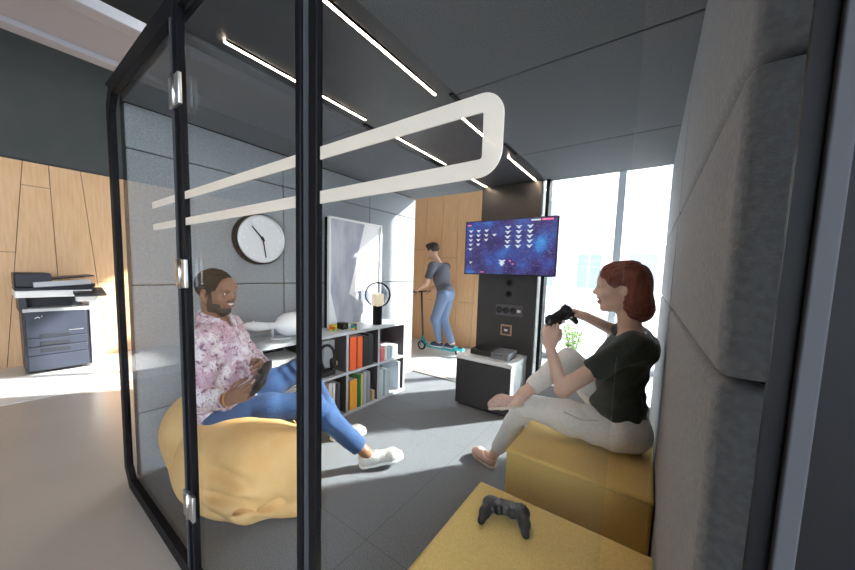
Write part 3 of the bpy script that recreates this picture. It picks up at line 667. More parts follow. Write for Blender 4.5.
# sockets on the column
FY = 3.078
t = empty('socket_panel', (-1.12, FY, 0.91), label='long dark socket panel with white keystone on the column below the screen', cat='socket')
MB().box((-1.262, FY - 0.008, 0.858), (-0.985, FY + .001, 0.968), 0.004).obj('cover_plate', mat('panel_grey', (.09, .09, .1), .4), t)
for k in range(3): MB().lathe([(0, 0), (.022, 0), (.024, .004), (.032, .006), (.034, 0)], (-1.225 + k * .072, FY - .008, .912), (0, -1, 0), 24).obj('round_socket', PLASTIC, t)
MB().box((-1.04, FY - .012, .90), (-1.005, FY - .007, .926), .002).obj('data_port', WHITE, t)
t = empty('wall_socket', (-1.142, FY, .71), label='square socket with a copper rim low on the dark column', cat='socket')
MB().box((-1.20, FY - .008, .655), (-1.085, FY + .001, .765), .004).obj('rim', mat('copper_rim', (.55, .35, .22), .35, metal=.7), t)
MB().box((-1.185, FY - .011, .67), (-1.10, FY - .007, .75), .003).obj('insert', PLASTIC2, t)
MB().box((-1.16, FY - .014, .70), (-1.125, FY - .01, .722), .002).obj('port', WHITE, t)
for z, wh in ((1.188, 'upper'), (1.077, 'lower')):
    t = empty('cable_grommet', (-1.135, FY, z), label='%s round black cable grommet on the column just under the screen' % wh, cat='grommet', group='round grommets on the column')
    MB().lathe([(.026, 0), (.04, 0), (.042, .004), (.04, .008), (.028, .008), (.026, 0)], (-1.135, FY, z), (0, -1, 0), 28).obj('ring', PLASTIC, t)
    MB().lathe([(0, .001), (.027, .001)], (-1.135, FY, z), (0, -1, 0), 28).obj('cap', BLACK, t)
# white cabinet
t = empty('cabinet', (-1.19, 2.86, 0), label='small white cabinet with black door in front of the column', cat='cabinet')
MB().box((-1.465, 2.66, 0.02), (-1.45, 3.07, 0.45)).box((-0.935, 2.66, 0.02), (-0.92, 3.07, 0.45)).box((-1.45, 2.66, .02), (-.935, 3.07, .035)).box((-1.45, 3.055, .035), (-.935, 3.07, .45)).box((-1.47, 2.655, 0.45), (-0.915, 3.072, 0.487), .003).obj('body', WHITE, t)
MB().box((-1.462, 2.645, 0.022), (-0.924, 2.66, 0.446), .006).obj('door', mat('black_door', (.028, .028, .032), .45), t)
MB().box((-1.44, 2.68, 0), (-0.945, 3.05, .02)).obj('plinth', BLACK, t)
t = empty('game_console', (-1.17, 2.87, .487), label='flat grey game console lying on the white cabinet', cat='console')
MB().box((-1.375, 2.76, .490), (-1.13, 3.0, .543), .006).obj('rear_body', PLASTIC, t)
MB().box((-1.15, 2.73, .490), (-.985, 2.97, .522), .004).box((-1.145, 2.725, .525), (-.98, 2.965, .552), .004).obj('front_body', mat('console_grey', (.2, .21, .23), .35), t)
MB().box((-1.12, 2.7225, .533), (-1.03, 2.7255, .538)).obj('disc_slot', BLACK, t)
m = MB()
for x in (-1.35, -1.0): m.box((x, 2.78, .487), (x + .02, 2.94, .491))
m.obj('rubber_feet', BLACK, t)
# small latch on the right felt cushion end
t = empty('pull_latch', (XR + .005, .56, .74), label='small dark pull latch on the edge of the right felt wall', cat='latch')
MB().box((XR + .0, .548, .735), (XR + .018, .562, .765), .004).obj('plate', PLASTIC2, t)
MB().tube([(XR + .004, .55, .742), (XR + .008, .538, .736), (XR + .014, .538, .748), (XR + .014, .55, .756)], .003, 8).obj('pull_loop', PLASTIC, t)

# ---------------- game controllers
PADG = 'black game controllers'
def make_pad():
    t = empty('game_controller', (0, 0, 0))
    S = SDF((-.1, -.09, -.045), (.1, .06, .04), .003)
    S.box((0, .008, 0), (.056, .028, .014), rr=.012, k=.01)
    for s in (-1, 1):
        S.ell((s * .052, .012, .001), (.029, .03, .018), k=.012)
        S.chain([(s * .056, .008, -.002), (s * .066, -.03, -.008), (s * .072, -.068, -.014)], [.021, .018, .0125], k=.012)
        S.cap((s * .024, -.014, 0), (s * .024, -.014, .01), .015, k=.008)
    sobj('shell', S, PLASTIC, t, local=True)
    for s in (-1, 1):
        MB().lathe([(0, 0), (.006, 0), (.006, .012), (.0115, .013), (.0125, .016), (.011, .019), (.004, .0175), (0, .0175)], (s * .025, -.014, .010), n=20).obj('thumbstick', PLASTIC2, t, local=True)
        MB().box((s * .052 - .016, .028, -.004), (s * .052 + .016, .044, .008), .004).obj('shoulder_button', PLASTIC2, t, local=True)
    MB().box((-.062, .009, .017), (-.042, .015, .021), .001).box((-.055, .002, .017), (-.049, .022, .021), .001).obj('direction_pad', PLASTIC2, t, local=True)
    m = MB()
    for a, b_ in ((0, .0105), (0, -.0105), (.0105, 0), (-.0105, 0)): m.cyl((.052 + a, .012 + b_, .016), (.052 + a, .012 + b_, .022), .0045, n=12)
    m.obj('face_buttons', PLASTIC2, t, local=True)
    MB().box((-.024, .004, .0125), (.024, .032, .0155), .002).obj('touch_pad', mat('touch_pad', (.03, .03, .034), .25), t, local=True)
    return t
PAD = make_pad()
PAD.location = (-.352, 1.035, .452); PAD.rotation_euler = (0, 0, .25)
tag(PAD, 'black game controller lying on the nearest yellow ottoman', 'game controller', PADG)
def pad_at(loc, X, Zn, label):
    c_ = copy_tree(PAD); X = V(X).normalized(); Z = V(Zn); Z = (Z - X * Z.dot(X)).normalized(); Y = Z.cross(X)
    c_.rotation_mode = 'QUATERNION'; c_.rotation_quaternion = Matrix((X, Y, Z)).transposed().to_quaternion(); c_.location = loc
    c_['label'] = label; return c_

# ================================================================== BEAN BAG
S = SDF((-2.45, .44, -.05), (-1.25, 1.35, .85), .009)
S.ell((-1.86, .82, .21), (.47, .315, .26), k=.05).cap((-2.16, .72, .31), (-2.19, .86, .40), .19, .18, k=.12)
S.cap((-1.66, .80, .19), (-1.50, .90, .24), .21, .17, k=.10).cap((-1.80, .72, .20), (-1.56, .86, .14), .20, .17, k=.08)
S.cap((-1.42, .88, .06), (-1.38, .88, .05), .05, .03, k=.06)
S.cap((-1.93, .84, .60), (-1.50, 1.12, .58), .15, .10, k=.06, sub=True)
S.box((-2.30, 1.40, .4), (.25, .41, .5), k=.04, sub=True)
def fold(X, Y, Z):
    a = 0.009 * np.sin(26 * (X + .6 * Z) + 3.0 * np.sin(9 * Y + 5 * Z)) * np.clip((X + 1.75) * 4, 0, 1)
    return a + 0.004 * np.sin(15 * (X - .4 * Y) + 7 * np.sin(5 * Z)) + 0.005 * np.exp(-((X + .25 * np.sin(3 * Z) + 1.72) / .012) ** 2)
S.ripple(fold)
for a, b_ in (((-1.62, .56, .40), (-1.40, .70, .36)), ((-1.70, .53, .36), (-1.44, .66, .26)), ((-1.66, .53, .22), (-1.40, .68, .16)), ((-1.95, .50, .40), (-1.70, .50, .33)), ((-1.60, .60, .10), (-1.40, .78, .13)), ((-2.05, .49, .28), (-1.95, .49, .12))): S.cap(a, b_, .020, .034, k=.03, sub=True)
S.plane((-1.8, .8, .004), (0, 0, -1), 3)
S.plane((-2.365, .8, .3), (-1, 0, 0), 3).plane((-1.8, .505, .3), (0, -1, 0), 3)
o = sobj('bean_bag', S, BEAN, origin=(-1.85, .82, 0), it=2)
tag(o, 'large amber bean bag seat under the man, squashed against the glass', 'bean bag')

# ================================================================== PEOPLE
SKIN_W = mat('fair_skin', (.78, .50, .38), .5, c2=(.82, .55, .43), nscale=14, spec=.35)
SKIN_M = mat('deep_brown_skin', (.22, .10, .055), .42, c2=(.27, .13, .075), nscale=14, spec=.45)
LIP_W = mat('rose_lips', (.62, .27, .24), .4); LIP_M = mat('dark_rose_lips', (.25, .09, .07), .4)
BEARD = mat('black_beard', (.012, .009, .008), .9, bump=.5, bscale=400)
HAIR_R = mat('auburn_hair', (.16, .035, .02), .42, c2=(.27, .065, .035), nscale=60, stretch=(1, 1, .12), bump=.6, bscale=150, spec=.5)
HAIR_B = mat('black_hair', (.008, .007, .006), .9, spec=.15, bump=.8, bscale=300)
TEETH = mat('teeth', (.85, .83, .78), .3); EYE = mat('eye_white', (.8, .78, .75), .2); IRIS = mat('dark_iris', (.02, .012, .008), .15)
def nrm(v): v = np.array(v, float); return v / np.linalg.norm(v)
def head(S, C, F, U, male, smile=True):
    C = np.array(C, float); F = nrm(F); U = np.array(U, float); U = nrm(U - F * F.dot(U)); L = np.cross(U, F); Rm = np.array([F, L, U])
    P = lambda a, b, c: C + a * F + b * L + c * U
    S.ell(P(-.014, 0, .034), (.098, .077, .086), Rm, .01).ell(P(.022, 0, -.022), (.070, .062, .088), Rm, .02)
    jw = .050 if male else .043
    for s in (-1, 1):
        S.cap(P(-.012, s * jw, -.045), P(.048, s * .022, -.094), .022, .018, .02)
        S.ell(P(.058, s * .035, -.028), (.022, .024, .020), Rm, .02)
    S.cap(P(.045, 0, -.075), P(.068, 0, -.098), .03, .018 if male else .015, .02)
    S.cap(P(.078, -.03, .026), P(.078, .03, .026), .012 if male else .009, k=.02)
    S.ell(P(.07, 0, .045), (.025, .05, .04), Rm, .03)
    for s in (-1, 1): S.ell(P(.092, s * .032, .004), (.016, .017, .011), Rm, .012, sub=True)
    S.cap(P(.084, 0, .016), P(.106, 0, -.020), .009, .0125, .014)
    nw = .016 if male else .012
    for s in (-1, 1): S.ell(P(.094, s * nw, -.028), (.011, .009, .008), Rm, .008)
    for s in (-1, 1): S.cap(P(.083, s * .020, .0110), P(.077, s * .044, .0085), .0045, k=.006).cap(P(.081, s * .020, -.0075), P(.075, s * .044, -.006), .0045, k=.008)
    # mouth
    S.ell(P(.076, 0, -.058), (.022, .03, .022), Rm, .015)
    S.ell(P(.097, 0, -.056), (.018, .033 if smile else .016, .0095 if smile else .003), Rm, .004, sub=True)
    for k in range(5):
        a, b = -1 + k * .4, -1 + (k + 1) * .4
        if k == 5: break
        zz = lambda t: .006 * t * t
        S.cap(P(.0955 - .016 * a * a, a * .031, -.0465 + zz(a)), P(.0955 - .016 * b * b, b * .031, -.0465 + zz(b)), .0045, k=.005)
        S.cap(P(.0935 - .016 * a * a, a * .029, -.0685 + 3 * zz(a)), P(.0935 - .016 * b * b, b * .029, -.0685 + 3 * zz(b)), .0047, k=.005)
    for s in (-1, 1):
        S.ell(P(-.012, s * .080, -.006), (.019, .008, .031), Rm, .008)
        S.ell(P(-.008, s * .087, -.002), (.010, .006, .016), Rm, .005, sub=True)
    def loc(ce): d = ce - C; return d @ F, d @ L, d @ U
    return P, Rm, loc
def face_extras(root, P, Rm, brow_m, male):
    F, L, U = [V(r) for r in Rm]
    for s in (-1, 1):
        MB().sph(P(.0725, s * .031, .003), .0120, n=16).obj('eyeball', EYE, root)
        MB().sph(P(.0795, s * .031, .0025), .0066, n=12).obj('iris', IRIS, root)
        pts = [P(.086 - .012 * ((b - .03) / .02) ** 2 * .6, s * b, .024 + .004 * math.sin((b - .012) / .036 * math.pi)) for b in (.012, .02, .028, .036, .046)]
        MB().tube(pts, [.003, .004, .0042, .0035, .002], 8).obj('eyebrow', brow_m, root)
    for s in (-1, 1):
        MB().tube([P(.0875 - .35 * (b - .018), s * b, .0085 + .003 * math.sin((b - .018) / .030 * math.pi)) for b in (.018, .025, .033, .041, .048)], [.0014, .002, .0024, .0024, .0014], 6).obj('eyelashes', HAIR_B, root)
    m = MB(); rr = Matrix([F, L, U]).transposed()
    m.sph(P(.078, 0, -.056), 1, (.0145, .029, .0105), 20, rr); m.obj('teeth', TEETH, root)
def hand(S, wrist, D, Nn, Sh, curl=(35, 45, 30), sc=1.0, thumb=(25, 25), spread=.004):
    W = np.array(wrist, float); D = nrm(D); Nn = np.array(Nn, float); Nn = nrm(Nn - D * D.dot(Nn)); T = np.cross(D, Nn)
    if T.dot(np.array(Sh, float)) < 0: T = -T
    for i in range(4):
        b = W + D * .012 * sc + T * (.016 - i * .011) * sc; kn = W + D * (.086 - .004 * abs(i - 1)) * sc + T * (.030 - i * .0205) * sc
        S.cap(b, kn, .0165 * sc, .0105 * sc, .012)
        L = [(.041, .025, .020), (.045, .028, .021), (.042, .026, .020), (.033, .020, .018)][i]; a = 0; p = kn
        for j in range(3):
            a += math.radians(curl[j] + (i * 4 if j == 0 else 0)); d = D * math.cos(a) + Nn * math.sin(a); e = p + d * L[j] * sc
            S.cap(p, e, (.0094 - j * .0008) * sc, (.0088 - j * .001) * sc, .003); p = e
    b = W + D * .02 * sc + T * .018 * sc + Nn * .008 * sc; d = nrm(D * .7 + T * .62 + Nn * .35); e = b + d * .042 * sc
    S.cap(b, e, .0165 * sc, .012 * sc, .012)
    d2 = nrm(D * .9 + T * .10 + Nn * (math.radians(thumb[0]))); f = e + d2 * .034 * sc; S.cap(e, f, .0115 * sc, .0098 * sc, .004)
    d3 = nrm(D * .9 - T * .1 + Nn * math.radians(thumb[0] + thumb[1])); S.cap(f, f + d3 * .026 * sc, .0098 * sc, .0078 * sc, .003)
def shoe(root, ankle, heel, toe, up, upper_m, sole_m, wid=.043, sneaker=True, name='shoe', h=.004):
    heel = np.array(heel, float); toe = np.array(toe, float); ankle = np.array(ankle, float)
    A = toe - heel; Ln = np.linalg.norm(A); A = A / Ln; U = np.array(up, float); U = nrm(U - A * A.dot(U)); B = np.cross(U, A); Rm = np.array([A, B, U])
    P = lambda a, b, c: heel + a * A + b * B + c * U
    lo = np.minimum(heel, toe) - .11; hi = np.maximum(heel, toe) + .13
    S = SDF(lo, hi, h)
    S.chain([P(.03, 0, .045), P(.09, 0, .042), P(Ln - .075, 0, .034), P(Ln - .035, 0, .026)], [wid * .86, wid * .84, wid * .95, wid * .70], .02)
    if sneaker: S.cap(P(.035, 0, .06), P(.10, 0, .052), .034, .03, .02)
    S.plane(P(0, 0, .008), -U, .5)
    S.ell(P(.052, 0, .105 if sneaker else .082), (.048, .030, .040 if sneaker else .036), Rm, .01, sub=True)
    u = sobj(name, S, upper_m, root)
    S = SDF(lo, hi, h)
    S.chain([P(.032, 0, .020), P(.09, 0, .020), P(Ln - .075, 0, .02), P(Ln - .035, 0, .02)], [wid * .90, wid * .84, wid * 1.0, wid * .76], .02)
    S.plane(P(0, 0, .0), -U, .5).plane(P(0, 0, .020 if sneaker else .013), U, .5)
    sobj('sole', S, sole_m, u)
    if sneaker:
        m = MB()
        for k in range(5):
            a = .105 + k * .019; zt = .086 - k * .0075
            m.tube([P(a, -.026, zt - .014), P(a + .004, -.010, zt), P(a + .004, .010, zt), P(a, .026, zt - .014)], .0028, 6)
        m.obj('laces', WHITE_M, u)
    return u

# ---------------- woman
rt = empty('person', (-.08, 1.86, 0), label='woman with auburn hair in dark green tee sitting cross-legged on the yellow ottoman', cat='person')
J = dict(pel=(-.085, 1.85, .545), lsh=(-.045, 1.665, .975), rsh=(-.05, 1.975, .985), lel=(-.30, 1.60, .735), lwr=(-.383, 1.645, .925), rel=(-.15, 2.17, .965), rwr=(-.262, 1.87, 1.065),
         lhip=(-.10, 1.765, .545), rhip=(-.10, 1.95, .55), lkn=(-.505, 1.735, .555), lan=(-.735, 1.905, .115), rkn=(-.335, 1.90, .815), ran=(-.505, 1.665, .640))
HC = (-.112, 1.80, 1.225)
S = SDF((-1.0, 1.40, -.02), (.14, 2.15, 1.42), .0042)
P, Rm, loc = head(S, HC, (-1, -.06, -.03), (-.10, 0, 1), False)
S.cap((-.055, 1.805, 1.0), P(-.03, 0, -.06), .052, .046, .03)
S.ell((-.075, 1.835, .88), (.085, .125, .12), k=.03).cap(J['lsh'], J['rsh'], .045, k=.03).ell((-.085, 1.85, .72), (.08, .11, .16), k=.04).ell(J['pel'], (.10, .14, .09), k=.03)
S.chain([J['lsh'], J['lel'], J['lwr']], [.044, .036, .024], .015).chain([J['rsh'], J['rel'], J['rwr']], [.044, .036, .024], .015)
S.chain([J['lhip'], J['lkn'], J['lan']], [.07, .048, .030], .02).chain([J['rhip'], J['rkn'], J['ran']], [.07, .048, .030], .02)
S.chain([J['lan'], (-.765, 1.925, .06), (-.84, 1.96, .045)], [.031, .030, .022], .01)
S.chain([J['ran'], (-.53, 1.635, .60), (-.60, 1.60, .565)], [.031, .030, .022], .01)
hand(S, J['lwr'], (-.02, .25, 1), (-.25, 1, -.1), (1, 0, 0), (28, 50, 40), .98, (30, 30))
hand(S, J['rwr'], (-.75, -.45, .25), (-.25, -.6, -.75), (.3, -.5, .8), (30, 45, 35), .98, (20, 25))
def mf(ce):
    a, b, c = loc(ce); r = np.zeros(len(ce), int)
    r[(a > .076) & (np.abs(b) < .034) & (c > -.0765) & (c < -.0425)] = 1; return r
body = sobj('body', S, [SKIN_W, LIP_W], rt, matfn=mf)
face_extras(rt, P, Rm, HAIR_R, False)
S = SDF(np.array(HC) - .24, np.array(HC) + .24, .004)
S.ell(P(-.024, 0, .040), (.102, .088, .096), Rm, .01).ell(P(-.062, 0, -.045), (.068, .085, .105), Rm, .03).ell(P(-.085, 0, -.095), (.055, .062, .060), Rm, .03)
S.cap(P(.055, .02, .085), P(.03, -.04, .10), .028, .03, .03)
S.ell(P(.100, 0, -.050), (.092, .13, .108), Rm, .012, sub=True)
for s in (-1, 1): S.cap(P(.072, s * .045, .070), P(.022, s * .074, .022), .016, .012, .02).ell(P(.004, s * .09, -.018), (.028, .024, .036), Rm, .008, sub=True)
S.cap(P(0, 0, -.24), P(.03, 0, -.075), .058, .06, .01, sub=True)
def strands(X, Y, Z): 
    return 0.0022 * np.sin(170 * (Y - HC[1]) + 60 * (X - HC[0]) * np.sign(Y - HC[1]) + 25 * np.sin(9 * Z))
S.ripple(strands); sobj('hair', S, HAIR_R, rt)
MB().tube([P(.0, -.088, -.034), P(.001, -.089, -.05)], .003, 8).sph(P(.001, -.089, -.055), .006).obj('earring', STEEL, rt)
TEE = mat('dark_green_tee', (.018, .026, .021), .85, c2=(.026, .036, .03), nscale=120, bump=.25, bscale=35, sheen=.1)
S = SDF((-.45, 1.40, .50), (.14, 2.2, 1.12), .0055)
S.ell((-.072, 1.835, .885), (.110, .150, .135), k=.03).cap((-.045, 1.675, .975), (-.05, 1.970, .983), .058, k=.04).ell((-.080, 1.85, .72), (.106, .142, .16), k=.06).ell((-.085, 1.85, .615), (.125, .158, .10), k=.04)
S.ell((-.145, 1.77, .87), (.055, .06, .06), k=.04).ell((-.145, 1.91, .87), (.055, .06, .06), k=.04).cap((.005, 1.72, .95), (.0, 1.92, .95), .06, k=.05)
a = np.array(J['lsh']); b_ = np.array(J['lel']); h1 = a + (b_ - a) * .56; S.cap(a, a + (b_ - a) * .64, .060, .056, .03).plane(h1, b_ - a, .11)
a2 = np.array(J['rsh']); b2 = np.array(J['rel']); h2 = a2 + (b2 - a2) * .6; S.cap(a2, a2 + (b2 - a2) * .66, .058, .055, .03).plane(h2, b2 - a2, .085)
S.cap((-.06, 1.805, 1.0), (-.09, 1.80, 1.2), .060, .06, .01, sub=True)
S.ripple(lambda X, Y, Z: .004 * np.sin(55 * (Z + .8 * X) + 6 * np.sin(14 * Y)) * np.clip((.92 - Z) * 6, 0, 1) + .0025 * np.sin(80 * (Z - X)))
S.plane((-.08, 1.85, .575), (.25, 0, -1), .5)
sobj('shirt', S, TEE, rt)
JEANW = mat('white_denim', (.80, .78, .75), .85, c2=(.86, .84, .81), nscale=90, bump=.25, bscale=45)
S = SDF((-.95, 1.50, .06), (.16, 2.2, .98), .0055)
S.ell((-.075, 1.85, .545), (.135, .172, .105), k=.02).ell((-.085, 1.85, .62), (.105, .14, .07), k=.03)
S.chain([(-.10, 1.765, .535), (-.30, 1.745, .545), J['lkn']], [.098, .082, .064], .03).cap((-.06, 1.77, .535), (-.02, 1.79, .53), .09, k=.03)
S.chain([(-.10, 1.95, .55), (-.22, 1.925, .69), J['rkn']], [.095, .080, .062], .03)
lk = np.array(J['lkn']); la = np.array(J['lan']); S.chain([lk, lk + (la - lk) * .35, la], [.062, .058, .044], .02).plane(lk + (la - lk) * .90, la - lk, .1)
rk = np.array(J['rkn']); ra = np.array(J['ran']); S.chain([rk, rk + (ra - rk) * .35, rk + (ra - rk) * .88], [.060, .058, .042], .01).plane(rk + (ra - rk) * .85, ra - rk, .065)
S.plane((-.08, 1.85, .441), (0, 0, -1), .45)
S.ripple(lambda X, Y, Z: .003 * np.sin(70 * X + 5 * np.sin(30 * Z)) * np.exp(-((X + .2) / .12) ** 2) + .003 * np.sin(90 * Z + 20 * X) * np.exp(-((X + .5) / .05) ** 2))
tr = sobj('trousers', S, JEANW, rt)
MB().tube([(-.30, 1.665, .60), (-.22, 1.660, .585), (-.15, 1.668, .60)], .0022, 6).obj('pocket_seam', mat('seam_thread', (.5, .47, .42), .8), tr)
ESP = mat('blush_suede', (.62, .40, .33), .85, c2=(.68, .46, .39), nscale=60); ESPS = mat('pale_rope_sole', (.70, .62, .52), .9)
shoe(rt, J['lan'], (-.735, 1.895, .0), (-.935, 1.985, .0), (0, 0, 1), ESP, ESPS, .041, False)
shoe(rt, J['ran'], (-.490, 1.655, .575), (-.665, 1.570, .535), (.05, .35, 1), ESP, ESPS, .041, False)
pad_at((-.362, 1.73, 1.062), (.55, .62, .5), (.85, -.25, .45), 'black game controller held up by the woman')

# ---------------- man
SHIRT = mat('pink_patterned_shirt', (.66, .47, .52), .85, bump=.3, bscale=30)
nt = SHIRT.node_tree; b = nt.nodes['Principled BSDF']; tc = N(nt, 'ShaderNodeTexCoord')
def layer(prev, scale, det, lo_, hi_, c_):
    no = N(nt, 'ShaderNodeTexNoise'); no.inputs['Scale'].default_value = scale; no.inputs['Detail'].default_value = det; no.inputs['Roughness'].default_value = .7
    rp = N(nt, 'ShaderNodeMapRange'); rp.inputs[1].default_value = lo_; rp.inputs[2].default_value = hi_
    mx = N(nt, 'ShaderNodeMix', data_type='RGBA'); mx.inputs[7].default_value = (*c_, 1)
    if prev is None: mx.inputs[6].default_value = (.58, .38, .46, 1)
    else: nt.links.new(prev, mx.inputs[6])
    nt.links.new(tc.outputs['Object'], no.inputs['Vector']); nt.links.new(no.outputs['Fac'], rp.inputs[0]); nt.links.new(rp.outputs[0], mx.inputs[0]); return mx.outputs[2]
p_ = layer(None, 11, 4, .44, .56, (.84, .76, .79)); p_ = layer(p_, 30, 6, .55, .61, (.22, .08, .15)); p_ = layer(p_, 130, 2, .60, .66, (.12, .05, .10))
nt.links.new(p_, b.inputs['Base Color'])
DENIM = mat('blue_denim', (.012, .034, .095), .9, c2=(.024, .068, .175), nscale=7, ndet=5, bump=.3, bscale=120, thr=(.35, .7))
rt = empty('person', (-1.93, .82, 0), label='man in pink patterned shirt and jeans reclining on the amber bean bag', cat='person')
d_ = np.array((.65, .76, 0)); r_ = np.array((.76, -.65, 0)); zz = np.array((0, 0, 1.))
J = dict(pel=(-1.95, .80, .45), rsh=(-1.89, .665, .885), lsh=(-2.10, .875, .90), rel=(-1.84, .625, .585), rwr=(-1.655, .68, .615), lel=(-1.93, .93, .70), lwr=(-1.755, .885, .735),
         rhip=(-1.88, .745, .43), lhip=(-2.00, .86, .44), rkn=(-1.59, 1.105, .475), ran=(-1.405, 1.375, .115), lkn=(-1.83, 1.20, .615), lan=(-1.835, 1.495, .145))
HC = (-1.95, .755, 1.125)
S = SDF((-2.30, .50, -.02), (-1.15, 1.80, 1.32), .0045)
P, Rm, loc = head(S, HC, (.88, .46, -.04), (-.06, -.02, 1), True)
nk = (-1.995, .765, .93)
S.cap(nk, P(-.025, 0, -.06), .062, .056, .03)
S.cap(J['rsh'], J['lsh'], .055, k=.04).ell((-1.985, .775, .78), (.12, .13, .17), k=.05).ell((-1.965, .79, .58), (.11, .12, .14), k=.05).ell(J['pel'], (.12, .13, .10), k=.04)
S.chain([J['rsh'], J['rel'], J['rwr']], [.052, .042, .029], .015).chain([J['lsh'], J['lel'], J['lwr']], [.052, .042, .029], .015)
S.chain([J['rhip'], J['rkn'], J['ran']], [.075, .052, .036], .02).chain([J['lhip'], J['lkn'], J['lan']], [.075, .052, .036], .02)
S.chain([J['ran'], (-1.385, 1.41, .07), (-1.29, 1.505, .075)], [.036, .034, .026], .01).chain([J['lan'], (-1.83, 1.53, .075), (-1.77, 1.62, .05)], [.036, .034, .026], .01)
hand(S, J['rwr'], (.80, .50, .42), (-.45, .75, .25), (-.3, -.3, .9), (30, 45, 35), 1.06, (25, 25))
hand(S, J['lwr'], (.95, -.18, .10), (.25, -.75, -.35), (0, 0, 1), (32, 45, 35), 1.06, (20, 30))
def mf(ce):
    a, b, c = loc(ce); r = np.zeros(len(ce), int); hd = (a * a + b * b + c * c < .15 ** 2)
    jaw = (c < -.080) | ((c < -.055) & (a < .060) & (a > -.004)) | ((np.abs(b) > .050) & (a > .002) & (a < .026) & (c < .02) & (c > -.07))
    mous = (a > .080) & (c > -.0425) & (c < -.037) & (np.abs(b) < .030)
    r[hd & (jaw | mous) & (c > -.135) & (a > -.01) & ~((c < -.105) & (a < .03))] = 2
    r[(a > .076) & (np.abs(b) < .034) & (c > -.0755) & (c < -.0425)] = 1
    return r
sobj('body', S, [SKIN_M, LIP_M, BEARD], rt, matfn=mf)
face_extras(rt, P, Rm, HAIR_B, True)
S = SDF(np.array(HC) - .2, np.array(HC) + .2, .004)
S.ell(P(-.016, 0, .044), (.103, .083, .092), Rm, .01)
S.ell(P(.110, 0, -.012), (.078, .12, .092), Rm, .008, sub=True).ell(P(.06, 0, -.11), (.075, .12, .11), Rm, .01, sub=True).cap(P(-.02, 0, -.2), P(-.03, 0, -.07), .075, .07, .01, sub=True)
S.ripple(lambda X, Y, Z: .0016 * np.sin(420 * (Z - .2 * X)))
sobj('hair', S, HAIR_B, rt)
# shirt
S = SDF((-2.34, .49, .36), (-1.55, 1.15, 1.06), .0055)
S.cap((-1.90, .675, .88), (-2.095, .865, .895), .073, k=.05).ell((-1.985, .775, .78), (.152, .160, .19), k=.06).ell((-1.965, .785, .58), (.160, .160, .17), k=.06).ell((-1.94, .795, .47), (.165, .165, .11), k=.05).ell((-1.945, .735, .455), (.13, .12, .085), k=.04)
rs, re, rw = [np.array(J[k]) for k in ('rsh', 'rel', 'rwr')]; S.chain([rs, re, rw], [.076, .068, .050], .03).plane(rw - (rw - re) * .10, rw - re, .075)
ls, le, lw = [np.array(J[k]) for k in ('lsh', 'lel', 'lwr')]; S.chain([ls, le, lw], [.072, .064, .048], .03).plane(lw - (lw - le) * .12, lw - le, .07)
S.cap(nk, np.array(nk) + (.004, 0, .035), .088, .078, .03).cap(nk, P(-.01, 0, -.07), .070, .069, .008, sub=True).cap(np.array(nk) + (.05, .03, .03), np.array(nk) + (.10, .06, -.04), .03, .012, .02, sub=True)
S.ripple(lambda X, Y, Z: .006 * np.sin(38 * (Z + .9 * X) + 5 * np.sin(11 * Y + 6 * X)) + .003 * np.sin(75 * (Z - .5 * X) + 4 * np.sin(22 * Y)))
S.plane((-1.94, .79, .40), (0, 0, -1), .5)
sh = sobj('shirt', S, SHIRT, rt)
# collar and placket
S = SDF(np.array(nk) - .2, np.array(nk) + .2, .004); nka = np.array(nk)
for sg in (-1, 1):
    pts = [nka - d_ * .078 + (0, 0, .080), nka + r_ * sg * .062 - d_ * .050 + (0, 0, .075), nka + r_ * sg * .082 + d_ * .008 + (0, 0, .055), nka + r_ * sg * .068 + d_ * .066 + (0, 0, .025), nka + r_ * sg * .062 + d_ * .112 + (0, 0, -.020)]
    S.chain(pts, [.013, .014, .014, .013, .010], .01)
    pt2 = [p + (r_ * sg * .022 - d_ * .004 * k) + (0, 0, -.022) for k, p in enumerate(pts)]; S.chain(pt2, [.010, .012, .013, .013, .010], .02)
sobj('collar', S, SHIRT, sh)
mp_ = MB(); pc = []
for k in range(9):
    z = .84 - k * .05; c_ = V((-1.97 + .0, .785, z)) + V(d_) * (.150 + .012 * math.sin(k)) + V(r_) * .03; pc.append(c_)
    mp_.sph(c_ + V(d_) * .006, .0055, n=10)
mp_.obj('buttons', mat('dark_buttons', (.1, .04, .06), .4), sh)
# jeans
S = SDF((-2.2, .52, .10), (-1.28, 1.65, .76), .0055)
S.ell((-1.945, .80, .445), (.155, .155, .115), k=.03)
for hp_, kn_, an_ in (('rhip', 'rkn', 'ran'), ('lhip', 'lkn', 'lan')):
    a, b_, c_ = [np.array(J[k]) for k in (hp_, kn_, an_)]
    S.chain([a, (a + b_) / 2, b_], [.105, .088, .072], .04).chain([b_, b_ + (c_ - b_) * .3, c_], [.070, .068, .055], .03).plane(b_ + (c_ - b_) * .90, c_ - b_, .10)
S.ripple(lambda X, Y, Z: .0022 * np.sin(60 * (X + Y) + 5 * np.sin(20 * Z)) * np.exp(-((Y - 1.12) / .10) ** 2) + .0012 * np.sin(45 * (Z - .5 * Y) + 6 * np.sin(12 * X)))
jn = sobj('jeans', S, DENIM, rt)
a, b_ = V(J['rhip']), V(J['rkn']); u_ = (b_ - a).normalized()
SNK = mat('off_white_knit', (.50, .48, .45), .85, c2=(.62, .60, .57), nscale=120, bump=.3, bscale=250)
shoe(rt, J['ran'], (-1.425, 1.365, .005), (-1.235, 1.570, .045), (-.10, -.12, 1), SNK, WHITE_M, .047, name='sneaker')
shoe(rt, J['lan'], (-1.845, 1.46, .0), (-1.715, 1.70, .0), (0, 0, 1), SNK, WHITE_M, .047, name='sneaker')
